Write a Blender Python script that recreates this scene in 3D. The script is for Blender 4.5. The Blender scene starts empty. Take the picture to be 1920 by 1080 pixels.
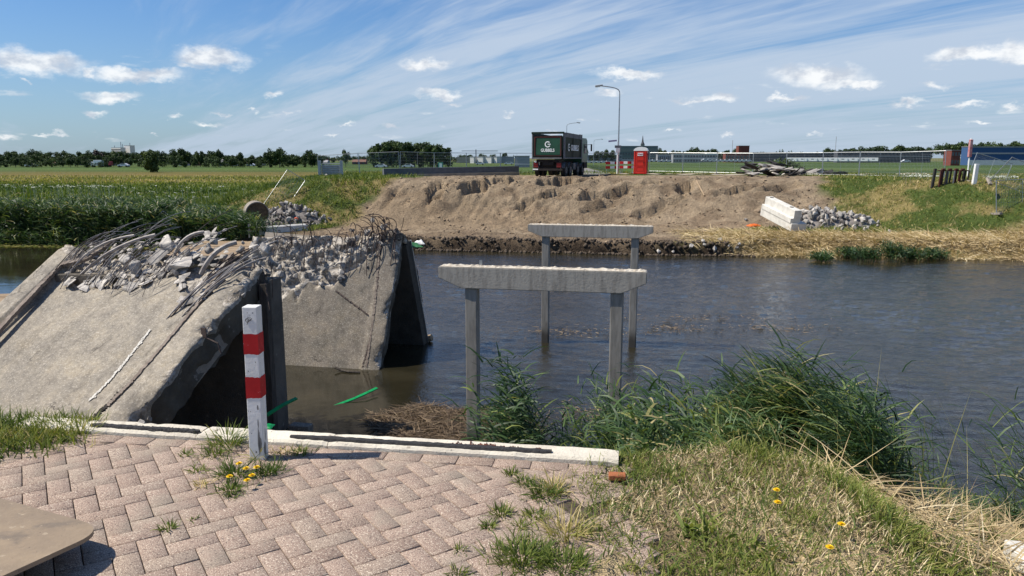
import bpy, bmesh, math, random
import numpy as np
from mathutils import Vector, Matrix
R = math.radians
random.seed(7); rng = np.random.default_rng(7)
C = bpy.context.scene.collection
scene = bpy.context.scene
# ---------------------------------------------------------------- camera
EYE = 1.6; FPX = 1400.0; PITCH = math.atan(244/1400)
cd = bpy.data.cameras.new('camera'); cam = bpy.data.objects.new('camera', cd); C.objects.link(cam)
cd.sensor_width = 36; cd.lens = FPX/1920*36; cd.clip_start = .05; cd.clip_end = 9000
cam.location = (0, 0, EYE); cam.rotation_euler = (math.pi/2-PITCH, 0, 0)
scene.camera = cam
# ---------------------------------------------------------------- light
SUN_EL = R(54); SUN_AZ = math.atan2(-.985, -.05)           # azimuth from +Y towards +X
sl = bpy.data.lights.new('sun', 'SUN'); sl.energy = 5.0; sl.angle = R(.5); sl.color = (1, .925, .81)
so = bpy.data.objects.new('sun', sl); C.objects.link(so)
sd = Vector((math.sin(SUN_AZ)*math.cos(SUN_EL), math.cos(SUN_AZ)*math.cos(SUN_EL), math.sin(SUN_EL)))
so.rotation_euler = sd.to_track_quat('Z', 'Y').to_euler()
scene.view_settings.view_transform = 'Standard'; scene.view_settings.look = 'None'
scene.view_settings.exposure = 0.36; scene.view_settings.gamma = 1

class NT:
    """tiny node helper"""
    def __init__(s, tree): s.t = tree; s.n = tree.nodes; s.l = tree.links
    def new(s, typ, **kw):
        nd = s.n.new(typ)
        ins = kw.pop('ins', {})
        for k, v in kw.items(): setattr(nd, k, v)
        for k, v in ins.items(): s.put(nd.inputs[k], v)
        return nd
    def put(s, sock, v):
        if isinstance(v, bpy.types.NodeSocket): s.l.new(v, sock)
        elif v is not None: sock.default_value = v
    def math(s, op, a, b=None, c=None, clamp=False):
        nd = s.n.new('ShaderNodeMath'); nd.operation = op; nd.use_clamp = clamp
        s.put(nd.inputs[0], a)
        if b is not None: s.put(nd.inputs[1], b)
        if c is not None: s.put(nd.inputs[2], c)
        return nd.outputs[0]
    def vec(s, op, a, b=None, c=None):
        nd = s.n.new('ShaderNodeVectorMath'); nd.operation = op
        s.put(nd.inputs[0], a)
        if b is not None: s.put(nd.inputs[1], b)
        if c is not None: s.put(nd.inputs[2], c)
        return nd.outputs[1] if op == 'LENGTH' else nd.outputs[0]
    def mix(s, f, a, b, blend='MIX'):
        nd = s.n.new('ShaderNodeMix'); nd.data_type = 'RGBA'; nd.blend_type = blend
        s.put(nd.inputs[0], f); s.put(nd.inputs[6], a); s.put(nd.inputs[7], b)
        return nd.outputs[2]
    def noise(s, vec, scale=5, detail=4, rough=.55, dist=0, col=False):
        nd = s.new('ShaderNodeTexNoise', ins={'Scale': scale, 'Detail': detail, 'Roughness': rough, 'Distortion': dist})
        if vec is not None: s.l.new(vec, nd.inputs['Vector'])
        return nd.outputs[1 if col else 0]
    def ramp(s, f, stops, interp='LINEAR'):
        nd = s.n.new('ShaderNodeValToRGB'); nd.color_ramp.interpolation = interp
        e = nd.color_ramp.elements
        while len(e) < len(stops): e.new(.5)
        for i, (p, c) in enumerate(stops):
            e[i].position = p; e[i].color = (c, c, c, 1) if not hasattr(c, '__len__') else (*c, 1)[:4]
        s.put(nd.inputs[0], f); return nd.outputs[0]
    def maprange(s, v, a, b, c=0, d=1):
        nd = s.new('ShaderNodeMapRange', interpolation_type='SMOOTHSTEP')
        s.put(nd.inputs[0], v); nd.inputs[1].default_value = a; nd.inputs[2].default_value = b
        nd.inputs[3].default_value = c; nd.inputs[4].default_value = d
        return nd.outputs[0]

def ray(px, py):
    x = (px-960)/FPX; u = (540-py)/FPX
    return Vector((x, math.cos(PITCH)+u*math.sin(PITCH), -math.sin(PITCH)+u*math.cos(PITCH)))
def at(px, py, y):                     # the point of depth y seen at a photograph pixel
    r = ray(px, py); return Vector((0, 0, EYE))+r*(y/r.y)
def on_plane(px, py, p0, n):
    r = ray(px, py); o = Vector((0, 0, EYE)); t = (p0-o).dot(n)/r.dot(n); return o+r*t

# ---------------------------------------------------------------- sky
world = bpy.data.worlds.new('World'); scene.world = world; world.use_nodes = True
N = NT(world.node_tree); N.n.clear()
sky = N.new('ShaderNodeTexSky', sky_type='NISHITA', sun_disc=False, sun_elevation=SUN_EL,
            sun_rotation=SUN_AZ, air_density=1.05, dust_density=.6, ozone_density=2.6, altitude=0)
co = N.new('ShaderNodeTexCoord').outputs['Generated']
nrm = N.vec('NORMALIZE', co)
sep = N.new('ShaderNodeSeparateXYZ', ins={0: nrm})
zz = N.math('ADD', N.math('MAXIMUM', sep.outputs[2], 0), .10)
pxn = N.math('DIVIDE', sep.outputs[0], zz); pyn = N.math('DIVIDE', sep.outputs[1], zz)
# streak frame: along (-.6,.8), across (.8,.6)
al = N.math('ADD', N.math('MULTIPLY', pxn, -.6), N.math('MULTIPLY', pyn, .8))
ac = N.math('ADD', N.math('MULTIPLY', pxn, .8), N.math('MULTIPLY', pyn, .6))
cv = N.new('ShaderNodeCombineXYZ', ins={0: N.math('MULTIPLY', al, .16), 1: N.math('MULTIPLY', ac, .85), 2: 3.1}).outputs[0]
warp = N.noise(cv, 1.6, 3, .6, 0, True)
cvw = N.vec('MULTIPLY_ADD', warp, (.55, .8, 0), cv)
ci = N.noise(cvw, 1.15, 6, .62)
cv2 = N.new('ShaderNodeCombineXYZ', ins={0: N.math('MULTIPLY', al, .5), 1: N.math('MULTIPLY', ac, 3.2), 2: 1.7}).outputs[0]
fine = N.noise(N.vec('MULTIPLY_ADD', warp, (.6, 1.2, 0), cv2), 1.8, 5, .65)
side = N.maprange(ac, 1.0, 3.4, -.07, .17)     # more veil to the right
cir = N.maprange(N.math('ADD', N.math('ADD', ci, N.math('MULTIPLY', fine, .28)), side), .57, .86)
cir = N.math('MULTIPLY', cir, .80)
# cumulus: distorted ellipses in direction space, flat bottoms
lat = N.math('ARCSINE', sep.outputs[2]); lon = N.math('ARCTAN2', sep.outputs[0], sep.outputs[1])
ll = N.new('ShaderNodeCombineXYZ', ins={0: lon, 1: lat, 2: 0}).outputs[0]
lls = N.vec('MULTIPLY', ll, (1, 1.7, 1))
nz = N.noise(lls, 34, 5, .62, 0, True); nz2 = N.noise(lls, 11, 3, .5, 0, True)
d1 = N.vec('MULTIPLY', N.vec('SUBTRACT', nz, (.5, .5, .5)), (.040, .030, 0))
d2 = N.vec('MULTIPLY', N.vec('SUBTRACT', nz2, (.5, .5, .5)), (.075, .022, 0))
llw = N.vec('ADD', ll, N.vec('ADD', d1, d2))
CUM = [(62, 119, 95, 19), (178, 131, 32, 9), (262, 138, 66, 11), (398, 107, 62, 19), (362, 126, 34, 8), (200, 174, 52, 11), (172, 208, 36, 7),
       (398, 231, 36, 7), (520, 169, 30, 8), (548, 207, 22, 6), (482, 206, 18, 6), (800, 119, 56, 11), (815, 181, 44, 9), (845, 200, 30, 5),
       (22, 255, 34, 7), (108, 250, 26, 5), (735, 232, 30, 6), (1130, 172, 40, 8), (1180, 136, 70, 9), (1340, 186, 42, 11), (1300, 192, 40, 6),
       (1472, 186, 40, 6), (1535, 140, 82, 19), (1600, 153, 50, 8), (1830, 97, 60, 10), (1905, 92, 60, 15), (1762, 160, 30, 7), (1700, 196, 36, 7), (1815, 194, 40, 6),
       (1905, 195, 30, 6), (1248, 241, 22, 4), (330, 218, 28, 6), (300, 248, 16, 4), (420, 210, 24, 4), (57, 156, 10, 5), (950, 215, 26, 5), (1370, 254, 26, 5), (1835, 225, 30, 4), (1035, 243, 24, 4), (620, 248, 24, 4), (1530, 252, 18, 4), (640, 232, 26, 4)]
best = None; vsh = None
for (px, py, w, h) in CUM:
    r = ray(px, py).normalized(); lo = math.atan2(r.x, r.y); la = math.asin(r.z)
    sx = 1400/(w*1.02); sy = 1400/(h*1.15)
    v = N.vec('MULTIPLY_ADD', llw, (sx, sy, 0), (-lo*sx, -la*sy, 0))
    ln = N.vec('LENGTH', v)
    if w < 42: ln = N.math('ADD', ln, .28 if w > 28 else .42)
    best = ln if best is None else N.math('MINIMUM', best, ln)
cu = N.maprange(best, 1.15, .30)
shade_ = N.noise(N.vec('ADD', lls, (0, -.01, 0)), 26, 4, .6)
# small scattered cloudlets low over the horizon
sc = N.noise(N.vec('MULTIPLY', ll, (9, 40, 1)), 1.6, 5, .6)
low = N.math('MULTIPLY', N.maprange(lat, .16, .05), N.maprange(lat, .0, .02))
scm = N.math('MULTIPLY', N.maprange(sc, .60, .74), N.math('MULTIPLY', low, .45))
cumask = N.math('MAXIMUM', N.math('MULTIPLY', cu, .86), scm)
ccol = N.mix(N.maprange(shade_, .36, .60), (6.6, 7.2, 8.2, 1), (11.5, 11.6, 11.6, 1))
skyc = N.mix(1.0, sky.outputs[0], (.68, .97, 1.32, 1), 'MULTIPLY')
vc = N.mix(cir, skyc, (6.6, 7.6, 9.0, 1))
hz = N.maprange(lat, .20, .0)
vc = N.mix(N.math('MULTIPLY', hz, .42), vc, (4.4, 5.7, 7.4, 1))
fin = N.mix(cumask, vc, ccol)
bg = N.new('ShaderNodeBackground', ins={'Color': fin, 'Strength': .070})
N.l.new(bg.outputs[0], N.new('ShaderNodeOutputWorld').inputs[0])
world.cycles.sampling_method = 'MANUAL'; world.cycles.sample_map_resolution = 512

ORD = 'first second third fourth fifth sixth seventh eighth ninth tenth eleventh twelfth thirteenth fourteenth fifteenth sixteenth seventeenth eighteenth nineteenth twentieth'.split()
def nth(i): return ORD[i] if i < len(ORD) else 'last'
# ---------------------------------------------------------------- object helpers
def setp(o, label=None, cat=None, group=None, kind=None):
    for k, v in (('label', label), ('category', cat), ('group', group), ('kind', kind)):
        if v: o[k] = v
    return o
def thing(name, label, cat, loc=(0, 0, 0), rz=0, group=None):
    o = bpy.data.objects.new(name, None); o.empty_display_size = .3; C.objects.link(o)
    o.location = loc; o.rotation_euler = (0, 0, rz); return setp(o, label, cat, group)
def kids(o): return [c for c in bpy.data.objects if c.parent == o]
def dup(root, loc, rot=0, label=None, scale=None, parent=None, group=None):
    r = root.copy(); C.objects.link(r)
    if parent is None:
        r.location = loc; r.rotation_euler = rot if hasattr(rot, '__len__') else (0, 0, rot)
        if scale: r.scale = scale if hasattr(scale, '__len__') else (scale,)*3
        if label: r['label'] = label
        if group: r['group'] = group
    else: r.parent = parent
    for ch in CH.get(root.name, []): dup(ch, None, parent=r)
    return r
CH = {}
def obj(name, me, m=None, parent=None, smooth=False):
    o = bpy.data.objects.new(name, me); C.objects.link(o)
    if m is not None and not me.materials: me.materials.append(m)
    if parent is not None:
        o.parent = parent; CH.setdefault(parent.name, []).append(o)
    if smooth: me.polygons.foreach_set('use_smooth', [True]*len(me.polygons))
    return o

class MB:
    def __init__(s): s.v = []; s.f = []; s.k = []
    def add(s, vs, fs, k=0):
        o = len(s.v); s.v += [tuple(v) for v in vs]; s.f += [tuple(i+o for i in f) for f in fs]; s.k += [k]*len(fs); return s
    def box(s, c, sz, M=None, k=0, taper=1.0):
        hx, hy, hz = sz[0]/2, sz[1]/2, sz[2]/2; c = Vector(c); vs = []
        for z in (-hz, hz):
            t = taper if z > 0 else 1
            for x, y in ((-hx, -hy), (hx, -hy), (hx, hy), (-hx, hy)):
                p = Vector((x*t, y*t, z)); p = (M @ p if M else p)+c; vs.append(p)
        return s.add(vs, [(3, 2, 1, 0), (4, 5, 6, 7), (0, 1, 5, 4), (1, 2, 6, 5), (2, 3, 7, 6), (3, 0, 4, 7)], k)
    def bevbox(s, c, sz, b, M=None, k=0):
        """box with chamfered edges"""
        bm = bmesh.new(); bmesh.ops.create_cube(bm, size=1)
        for v in bm.verts: v.co = Vector((v.co.x*sz[0], v.co.y*sz[1], v.co.z*sz[2]))
        bmesh.ops.bevel(bm, geom=bm.edges[:], offset=b, segments=2, affect='EDGES', profile=.6)
        bm.verts.ensure_lookup_table(); c = Vector(c)
        for i, v in enumerate(bm.verts): v.index = i
        s.add([(M @ v.co if M else v.co)+c for v in bm.verts], [[v.index for v in f.verts] for f in bm.faces], k); bm.free(); return s
    def tube(s, pts, r, n=6, k=0, cap=True, r2=None):
        pts = [Vector(p) for p in pts]; m = len(pts); vs = []; fs = []
        up = None
        for i, p in enumerate(pts):
            d = (pts[min(i+1, m-1)]-pts[max(i-1, 0)])
            if d.length < 1e-9: d = Vector((0, 0, 1))
            d.normalize()
            if up is None: up = Vector((0, 0, 1)) if abs(d.z) < .9 else Vector((1, 0, 0))
            a = d.cross(up).normalized(); b = a.cross(d).normalized(); up = b
            rr = r if r2 is None else r+(r2-r)*i/(m-1)
            for j in range(n):
                t = 2*math.pi*j/n; vs.append(p+a*(math.cos(t)*rr)+b*(math.sin(t)*rr))
        for i in range(m-1):
            for j in range(n):
                q = (j+1) % n; fs.append((i*n+j, i*n+q, (i+1)*n+q, (i+1)*n+j))
        if cap: fs += [tuple(range(n-1, -1, -1)), tuple(range((m-1)*n, m*n))]
        return s.add(vs, fs, k)
    def prism(s, poly, z0, z1, M=None, off=(0, 0, 0), k=0):
        n = len(poly); off = Vector(off); vs = []
        for z in (z0, z1):
            for x, y in poly:
                p = Vector((x, y, z)); vs.append((M @ p if M else p)+off)
        fs = [tuple(range(n-1, -1, -1)), tuple(range(n, 2*n))]+[(i, (i+1) % n, n+(i+1) % n, n+i) for i in range(n)]
        return s.add(vs, fs, k)
    def mesh(s, name):
        me = bpy.data.meshes.new(name); me.from_pydata(s.v, [], s.f); me.update(); return me
    def build(s, name, m=None, parent=None, smooth=False):
        me = s.mesh(name); ms = m if isinstance(m, (list, tuple)) else [m]
        for q in ms: me.materials.append(q)
        if len(ms) > 1: me.polygons.foreach_set('material_index', s.k)
        return obj(name, me, None, parent, smooth)

def np_mesh(name, V, F, tint=None, col=None):
    """V (n,3), F (m,4) int"""
    me = bpy.data.meshes.new(name); V = np.ascontiguousarray(V, dtype=np.float32); F = np.ascontiguousarray(F, dtype=np.int32)
    k = F.shape[1]
    me.vertices.add(len(V)); me.vertices.foreach_set('co', V.ravel())
    me.loops.add(F.size); me.loops.foreach_set('vertex_index', F.ravel())
    me.polygons.add(len(F)); me.polygons.foreach_set('loop_start', np.arange(0, F.size, k, dtype=np.int32))
    me.update(calc_edges=True)
    if tint is not None:
        a = me.attributes.new('tint', 'FLOAT', 'POINT'); a.data.foreach_set('value', np.ascontiguousarray(tint, dtype=np.float32))
    if col is not None:
        a = me.attributes.new('col', 'FLOAT_COLOR', 'POINT')
        cc = np.ones((len(V), 4), np.float32); cc[:, :3] = col; a.data.foreach_set('color', cc.ravel())
    return me

def blades(base, az, el, length, width, curl, tint, K=3, roll=None):
    """ribbons that leave `base` at elevation el towards az and bend down by curl radians in all"""
    n = len(base); az = np.broadcast_to(az, n); el = np.broadcast_to(el, n).astype(float); length = np.broadcast_to(length, n)
    width = np.broadcast_to(width, n); curl = np.broadcast_to(curl, n)
    p = np.array(base, float); e = el.copy(); W = np.array([1, .95, .7, .04] if K == 3 else np.linspace(1, .05, K+1)**.7)
    if roll is None: roll = rng.uniform(-.9, .9, n)
    V = np.zeros((n, K+1, 2, 3))
    side = np.stack([-np.sin(az), np.cos(az), np.zeros(n)], 1)
    for i in range(K+1):
        d = np.stack([np.cos(e)*np.cos(az), np.cos(e)*np.sin(az), np.sin(e)], 1)
        nn = np.cross(d, side); s = side*np.cos(roll)[:, None]+nn*np.sin(roll)[:, None]
        V[:, i, 0] = p-s*(width*W[i]/2)[:, None]; V[:, i, 1] = p+s*(width*W[i]/2)[:, None]
        p = p+d*(length/K)[:, None]; e = e-curl/K
    idx = np.arange(n)[:, None]*(2*(K+1))
    F = np.concatenate([idx+np.array([2*i, 2*i+1, 2*i+3, 2*i+2])[None] for i in range(K)], 0)
    return V.reshape(-1, 3), F, np.repeat(np.broadcast_to(tint, n), 2*(K+1))
def join(parts):
    V = []; F = []; T = []; o = 0
    for v, f, t in parts: V.append(v); F.append(f+o); T.append(t); o += len(v)
    return np.concatenate(V), np.concatenate(F), np.concatenate(T)

# value noise in numpy
_perm = rng.permutation(4096)
_val = rng.random(4096)
def vnoise(x, y):
    xi = np.floor(x).astype(int); yi = np.floor(y).astype(int); fx = x-xi; fy = y-yi
    fx = fx*fx*(3-2*fx); fy = fy*fy*(3-2*fy)
    h = lambda a, b: _val[(_perm[(a & 4095)]+b*37) & 4095]
    return (h(xi, yi)*(1-fx)+h(xi+1, yi)*fx)*(1-fy)+(h(xi, yi+1)*(1-fx)+h(xi+1, yi+1)*fx)*fy
def fbm(x, y, o=4, g=.5):
    s = 0; a = 1; t = 0
    for i in range(o): s = s+a*(vnoise(x*2**i+i*17.3, y*2**i+i*9.1)-.5); t += a; a *= g
    return s/t*2
def ss(a, b, x):
    t = np.clip((x-a)/(b-a), 0, 1); return t*t*(3-2*t)

# ---------------------------------------------------------------- materials
def base_mat(name):
    m = bpy.data.materials.new(name); m.use_nodes = True; t = NT(m.node_tree)
    return m, t, t.n['Principled BSDF']
def mat(name, c, c2=None, scale=4, rough=.8, bump=0, bscale=30, metal=0, spec=.3, spots=None, tint=False, coord='Object', detail=5, stretch=None, rand=0):
    m, t, b = base_mat(name)
    v = t.new('ShaderNodeTexCoord').outputs[coord]
    if stretch: v = t.vec('MULTIPLY', v, stretch)
    col = (*c, 1)
    if c2: col = t.mix(t.maprange(t.noise(v, scale, detail, .62), .34, .66), (*c, 1), (*c2, 1))
    if tint:
        a = t.new('ShaderNodeAttribute', attribute_name='tint').outputs['Fac']
        col = t.mix(1.0, col, t.ramp(a, [(0, .55), (1, 1.35)]), 'MULTIPLY')
    if rand:
        oi = t.new('ShaderNodeObjectInfo').outputs['Random']
        col = t.mix(1.0, col, t.ramp(oi, [(0, 1-rand), (1, 1+rand)]), 'MULTIPLY')
    for sp in (spots or []):
        sc, th, cc, w = sp; nz = t.noise(v, sc, 4, .6)
        col = t.mix(t.maprange(nz, th, th+w), col, (*cc, 1))
    t.put(b.inputs['Base Color'], col)
    b.inputs['Roughness'].default_value = rough; b.inputs['Metallic'].default_value = metal
    b.inputs['Specular IOR Level'].default_value = spec
    if bump:
        bp = t.new('ShaderNodeBump', ins={'Strength': bump, 'Distance': .02, 'Height': t.noise(v, bscale, 6, .65)})
        t.l.new(bp.outputs[0], b.inputs['Normal'])
    return m
def leaf_mat(name, stops, trans=.35, rough=.5, spec=.35):
    m, t, b = base_mat(name)
    a = t.new('ShaderNodeAttribute', attribute_name='tint').outputs['Fac']
    col = t.ramp(a, stops); t.put(b.inputs['Base Color'], col)
    b.inputs['Roughness'].default_value = rough; b.inputs['Specular IOR Level'].default_value = spec
    tr = t.new('ShaderNodeBsdfTranslucent', ins={'Color': t.mix(1.0, col, (1.2, 1.25, .6, 1), 'MULTIPLY')})
    mx = t.new('ShaderNodeMixShader', ins={0: trans, 1: b.outputs[0], 2: tr.outputs[0]})
    t.l.new(mx.outputs[0], t.n['Material Output'].inputs[0])
    return m
M = {}
M['grass'] = leaf_mat('grass_blade', [(0, (.032, .054, .012)), (.3, (.078, .125, .024)), (.55, (.20, .225, .05)), (.75, (.43, .35, .15)), (1, (.68, .54, .30))], .3, .6, .2)
M['reed'] = leaf_mat('reed_leaf', [(0, (.014, .036, .018)), (.4, (.042, .085, .032)), (.75, (.095, .155, .052)), (.88, (.20, .24, .06)), (1, (.42, .36, .18))], .32, .5, .3)
M['straw'] = leaf_mat('dry_straw', [(0, (.15, .10, .05)), (.4, (.40, .30, .16)), (.8, (.66, .53, .31)), (1, (.80, .69, .46))], .15, .6)
M['tree'] = leaf_mat('tree_leaf', [(0, (.016, .030, .014)), (.5, (.042, .074, .026)), (1, (.11, .15, .05))], .2, .6, .2)
M['willow'] = leaf_mat('willow_leaf', [(0, (.035, .06, .02)), (.5, (.08, .12, .04)), (1, (.14, .18, .065))], .25, .6, .2)
M['bark'] = mat('bark', (.09, .07, .05), (.05, .04, .03), 8)
M['conc'] = mat('weathered_concrete', (.32, .28, .23), (.20, .175, .145), 2.2, .9, .5, 60, spots=[(7, .60, (.12, .11, .095), .12), (55, .60, (.42, .40, .36), .08)])
M['conc_pale'] = mat('pale_broken_concrete', (.50, .47, .42), (.30, .28, .25), 5, .95, .9, 35, spots=[(14, .60, (.16, .145, .13), .1)])
M['conc_white'] = mat('new_white_concrete', (.66, .64, .58), (.52, .50, .45), 2.5, .85, .2, 50)
M['chunk'] = mat('rubble_concrete', (.46, .43, .385), (.27, .25, .23), 3, .95, .8, 18, rand=.35)
M['chunk_dark'] = mat('rubble_dark', (.22, .20, .185), (.10, .09, .085), 3, .95, .8, 18, rand=.45)
M['asphalt'] = mat('asphalt', (.055, .055, .056), (.035, .035, .036), 9, .9, .9, 90)
M['steel'] = mat('galvanised_steel', (.42, .44, .45), (.33, .35, .36), 6, .45, metal=.75, spec=.5)
M['rebar'] = mat('rusty_rebar', (.115, .085, .075), (.06, .045, .04), 8, .75, .4, 60, metal=.2)
M['rebar_grey'] = mat('grey_rebar', (.42, .39, .36), (.24, .215, .20), 6, .7, .3, 60, metal=.2)
M['wood'] = mat('weathered_timber', (.36, .27, .175), (.22, .155, .095), 1.4, .85, .5, 14, stretch=(1, 9, 9))
M['white'] = mat('white_paint', (.78, .78, .76), (.68, .67, .64), 6, .5, spots=[(22, .66, (.30, .29, .27), .03)])
M['red'] = mat('red_reflective', (.46, .012, .016), (.36, .008, .012), 8, .45, spots=[(30, .69, (.75, .6, .58), .02)])
M['black'] = mat('black_rubber', (.012, .012, .013), None, rough=.75)
M['green'] = mat('green_plastic', (.01, .30, .09), (.006, .20, .06), 10, .35)
# ---------------------------------------------------------------- ground heights
WZ = -3.6                                             # water level
TOP = np.array([(-40, 9.9), (-2.75, 4.42), (.60, 3.93), (1.2, 4.0), (1.60, 3.86), (1.74, 3.35), (1.62, 2.7), (1.55, 2.2), (1.7, .5), (3, -20), (-40, -20)])
def poly_dist(x, y, P):
    d = np.full(np.shape(x), 1e9); ins = np.zeros(np.shape(x), bool)
    for i in range(len(P)):
        a = P[i]; b = P[(i+1) % len(P)]; ex, ey = b-a
        t = np.clip(((x-a[0])*ex+(y-a[1])*ey)/(ex*ex+ey*ey), 0, 1)
        d = np.minimum(d, np.hypot(x-a[0]-t*ex, y-a[1]-t*ey))
        c = ((a[1] > y) != (b[1] > y)) & (x < (b[0]-a[0])*(y-a[1])/(b[1]-a[1]+1e-12)+a[0])
        ins ^= c
    return d, ins
def shore(x): return 41.2-.13*x+.5*fbm(x*.25, x*0+3.3, 3)+.15*fbm(x*1.1, x*0+8.3, 2)
def crest(x): return np.interp(x, [-30, 20, 24, 31, 60], [53.4, 57.5, 57.5, 50.5, 49.5])+.5*fbm(x*.2, x*0+40, 2)
def roadx(y): return 6+(y-60)*.04+np.clip(y-100, 0, 999)**2*.0006
def gz(x, y, detail=True):
    x = np.asarray(x, float); y = np.asarray(y, float)
    d, ins = poly_dist(x, y, TOP)
    k = np.interp(x, [-6, -3.3, -3, .56, .66, 1.4, 4], [.7, .8, 30, 30, 1.0, .62, .47])
    ysn = np.interp(x, [-9, -4, .6, 1.5, 5, 20, 60], [8, 7, 7.2, 8.2, 10.3, 10.7, 10])
    fl = -3.50-1.3*ss(ysn-.6, ysn+1.2, y)
    near = np.where(ins, -.045, np.maximum(-.045-d*k, fl))
    if detail: near = near+np.where(ins, 0, .10)*fbm(x*1.7, y*1.7, 4)*np.clip(d, 0, 1)
    if detail: near = near+np.where(ins, ss(.22, .42, x+.1*fbm(x*3, y*3, 2))*(.036+.030*fbm(x*3, y*3, 3)), 0)
    # far side
    t = y-shore(x)
    cr = crest(x); foot = cr-(6.6+.35*np.clip(x-9, 0, 13))
    bench = -3.02+.25*np.clip(t/10, 0, 1)
    left = ss(-14, -19, x)
    hx = ss(-27, -14.5, x+.35*(y-58)*(y < 58))*(1-ss(60, 75, x))
    fieldz = -2.5+1.3*ss(350, 800, y)
    low = bench+(fieldz-bench)*ss(5, 40, t)
    rise = ss(0, 1, (y-foot)/(cr-foot))
    back = 1-ss(76, 92, y)
    road = (1-ss(3.4, 8, np.abs(x-roadx(y))))*(1-.75*ss(120, 380, y))
    hill = rise*np.maximum(back*hx, np.where(y > 70, road, 0))
    top = .10
    z = low+(top-low)*hill
    lw = .4+2.2*ss(11, 15, x)
    lip = ss(0, 1, (t+.14*fbm(x*2.3, y*.5, 3)+.1*fbm(x*.7, y*.7, 2))/lw) if detail else ss(0, .35, t)
    sandy = sand_w(x, y)
    if detail:
        # scoops and scarps left by the digger in the sand slope
        u = x*.42+y*.10; v = y*.40-x*.06
        r1 = fbm(u+3.1, v*1.3+7.7, 4); scarp = ss(0, .055, r1)-.5+.6*ss(.16, .20, r1)
        slope = rise*(1-rise)*4
        z = z+sandy*slope*(.26*scarp*ss(-.3, .3, fbm(x*.13+2, y*.2, 2))+.50*fbm(x*.33, y*.33, 4))+sandy*(.15*fbm(x*1.6, y*1.6, 4)+.09*slope*fbm(x*3.6, y*3.6, 3))*(1-.75*ss(58, 61, y))
        for hx_, hy_, rx_, ry_, dp_ in HOLLOWS:
            dx = x-hx_; dy = y-hy_; q_ = np.hypot(dx/(1.45*rx_), (dy-.45*dx)/(1.35*ry_))+.85*fbm(x*.9+hx_, y*1.2, 4)
            z = z-1.7*sandy*dp_*(1-ss(.74, .90, q_))+sandy*dp_*.30*np.exp(-((q_-1.25)/.28)**2)
        fur = fbm((x*.86-y*.5)*2.1, (x*.5+y*.86)*.55, 3); z = z+sandy*slope*.16*(np.abs(fur)-.2)
        for c0, w0, dp0 in ((-26.3, .16, .30), (-28.9, .13, .20), (-27.6, .10, .12), (-30.0, .2, .14), (-24.6, .14, .12), (-23.4, .1, .10)):
            ph = x*.91-y*.41-c0+.25*fbm(x*.4, y*.4, 2)
            z = z-sandy*(.25+slope)*dp0*(np.exp(-(ph/w0)**2)-.5*np.exp(-((np.abs(ph)-.34)/.13)**2))*ss(50.5, 52, y)
        bt = np.sin((y-.05*x)*5.2+2*fbm(x*.3, y*.3, 2)); z = z-sandy*.035*ss(.3, .9, bt)*(t > 3)*(1-ss(9.5, 11, t))
        z = z+(1-sandy)*.10*fbm(x*.6, y*.6, 3)*(1-ss(90, 200, y))+.05*fbm(x*2.5, y*2.5, 2)*(y < 75)
        z = z+.16*ss(0, 2.2, t)*(1-ss(2.4, 5, t))*(.6+fbm(x*.7, y*.7, 3))
    far = -4.6+(z+4.6)*lip
    return np.where(y < 26, near, np.where(t > -2, far, -4.6))
HOLLOWS = [(-2.3, 53.9, 1.3, .55, .42), (.1, 54.6, 1.0, .5, .36), (3.9, 55.3, 1.5, .6, .45), (7.6, 54.0, 2.2, .5, .34), (12.8, 55.0, .9, .8, .42), (-5.3, 53.2, .5, 1.0, .28), (2.4, 52.6, 1.2, .4, .25), (10.2, 52.4, 1.3, .4, .25), (15.8, 53.6, 1.4, .5, .3), (14.9, 56.2, 1.5, .5, .28), (6.0, 52.0, .8, .4, .22), (19.5, 54.5, 1.2, .4, .22)]
def sand_w(x, y):
    xl = np.interp(y, [40, 43, 47, 52, 56, 59, 62], [-11.5, -13, -12, -10, -7.6, -7, -7])+.9*fbm(x*.3+5, y*.8, 3)
    xr = np.interp(y, [40, 42, 45, 48, 50, 55, 59, 62], [8, 11, 12.5, 16, 21, 22.5, 25, 25])+1.4*fbm(x*.3+15, y*.7, 3)
    w = ss(xl-.5, xl+.5, x)*(1-ss(xr-.7, xr+.7, x))
    return w*(1-ss(64, 67, y+fbm(x*.4, y*.4, 2)))
def gzs(x, y): return float(gz(np.array([x]), np.array([y]))[0])

# ---------------------------------------------------------------- ground sheet
def axis(segs):
    out = [segs[0][0]]
    for a, b, s0, s1 in segs:
        x = a
        while x < b-1e-6:
            st = s0+(s1-s0)*(x-a)/(b-a); x = min(x+st, b); out.append(x)
    return np.array(out)
xr_ = axis([(0, 4, .08, .12), (4, 30, .17, .2), (30, 60, .3, 2), (60, 300, 3, 14), (300, 4000, 20, 300)])
xl_ = axis([(0, 4, .08, .12), (4, 22, .17, .2), (22, 60, .3, 2), (60, 300, 3, 14), (300, 4000, 20, 300)])
X1 = np.concatenate([-xl_[::-1], xr_[1:]])
Y1 = axis([(-30, 1, 3, .5), (1, 6, .08, .1), (6, 13, .1, .2), (13, 36, 1, 1), (36, 40, .3, .15), (40, 62, .14, .16), (62, 100, .3, 1), (100, 400, 1.5, 8), (400, 6000, 12, 300)])
XX, YY = np.meshgrid(X1, Y1)
ZZ = gz(XX, YY)
sw = sand_w(XX, YY); t_ = YY-shore(XX)
def lerp(a, b, w): return a+(np.array(b)-a)*w[..., None]
col = np.zeros(XX.shape+(3,)); col[:] = (.075, .11, .028)
patch = fbm(XX*.35, YY*.5, 4); p2 = fbm(XX*1.3, YY*1.3, 3)
col = lerp(col, (.32, .245, .11), ss(-.05, .3, patch+.4*p2)*.75)
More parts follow.
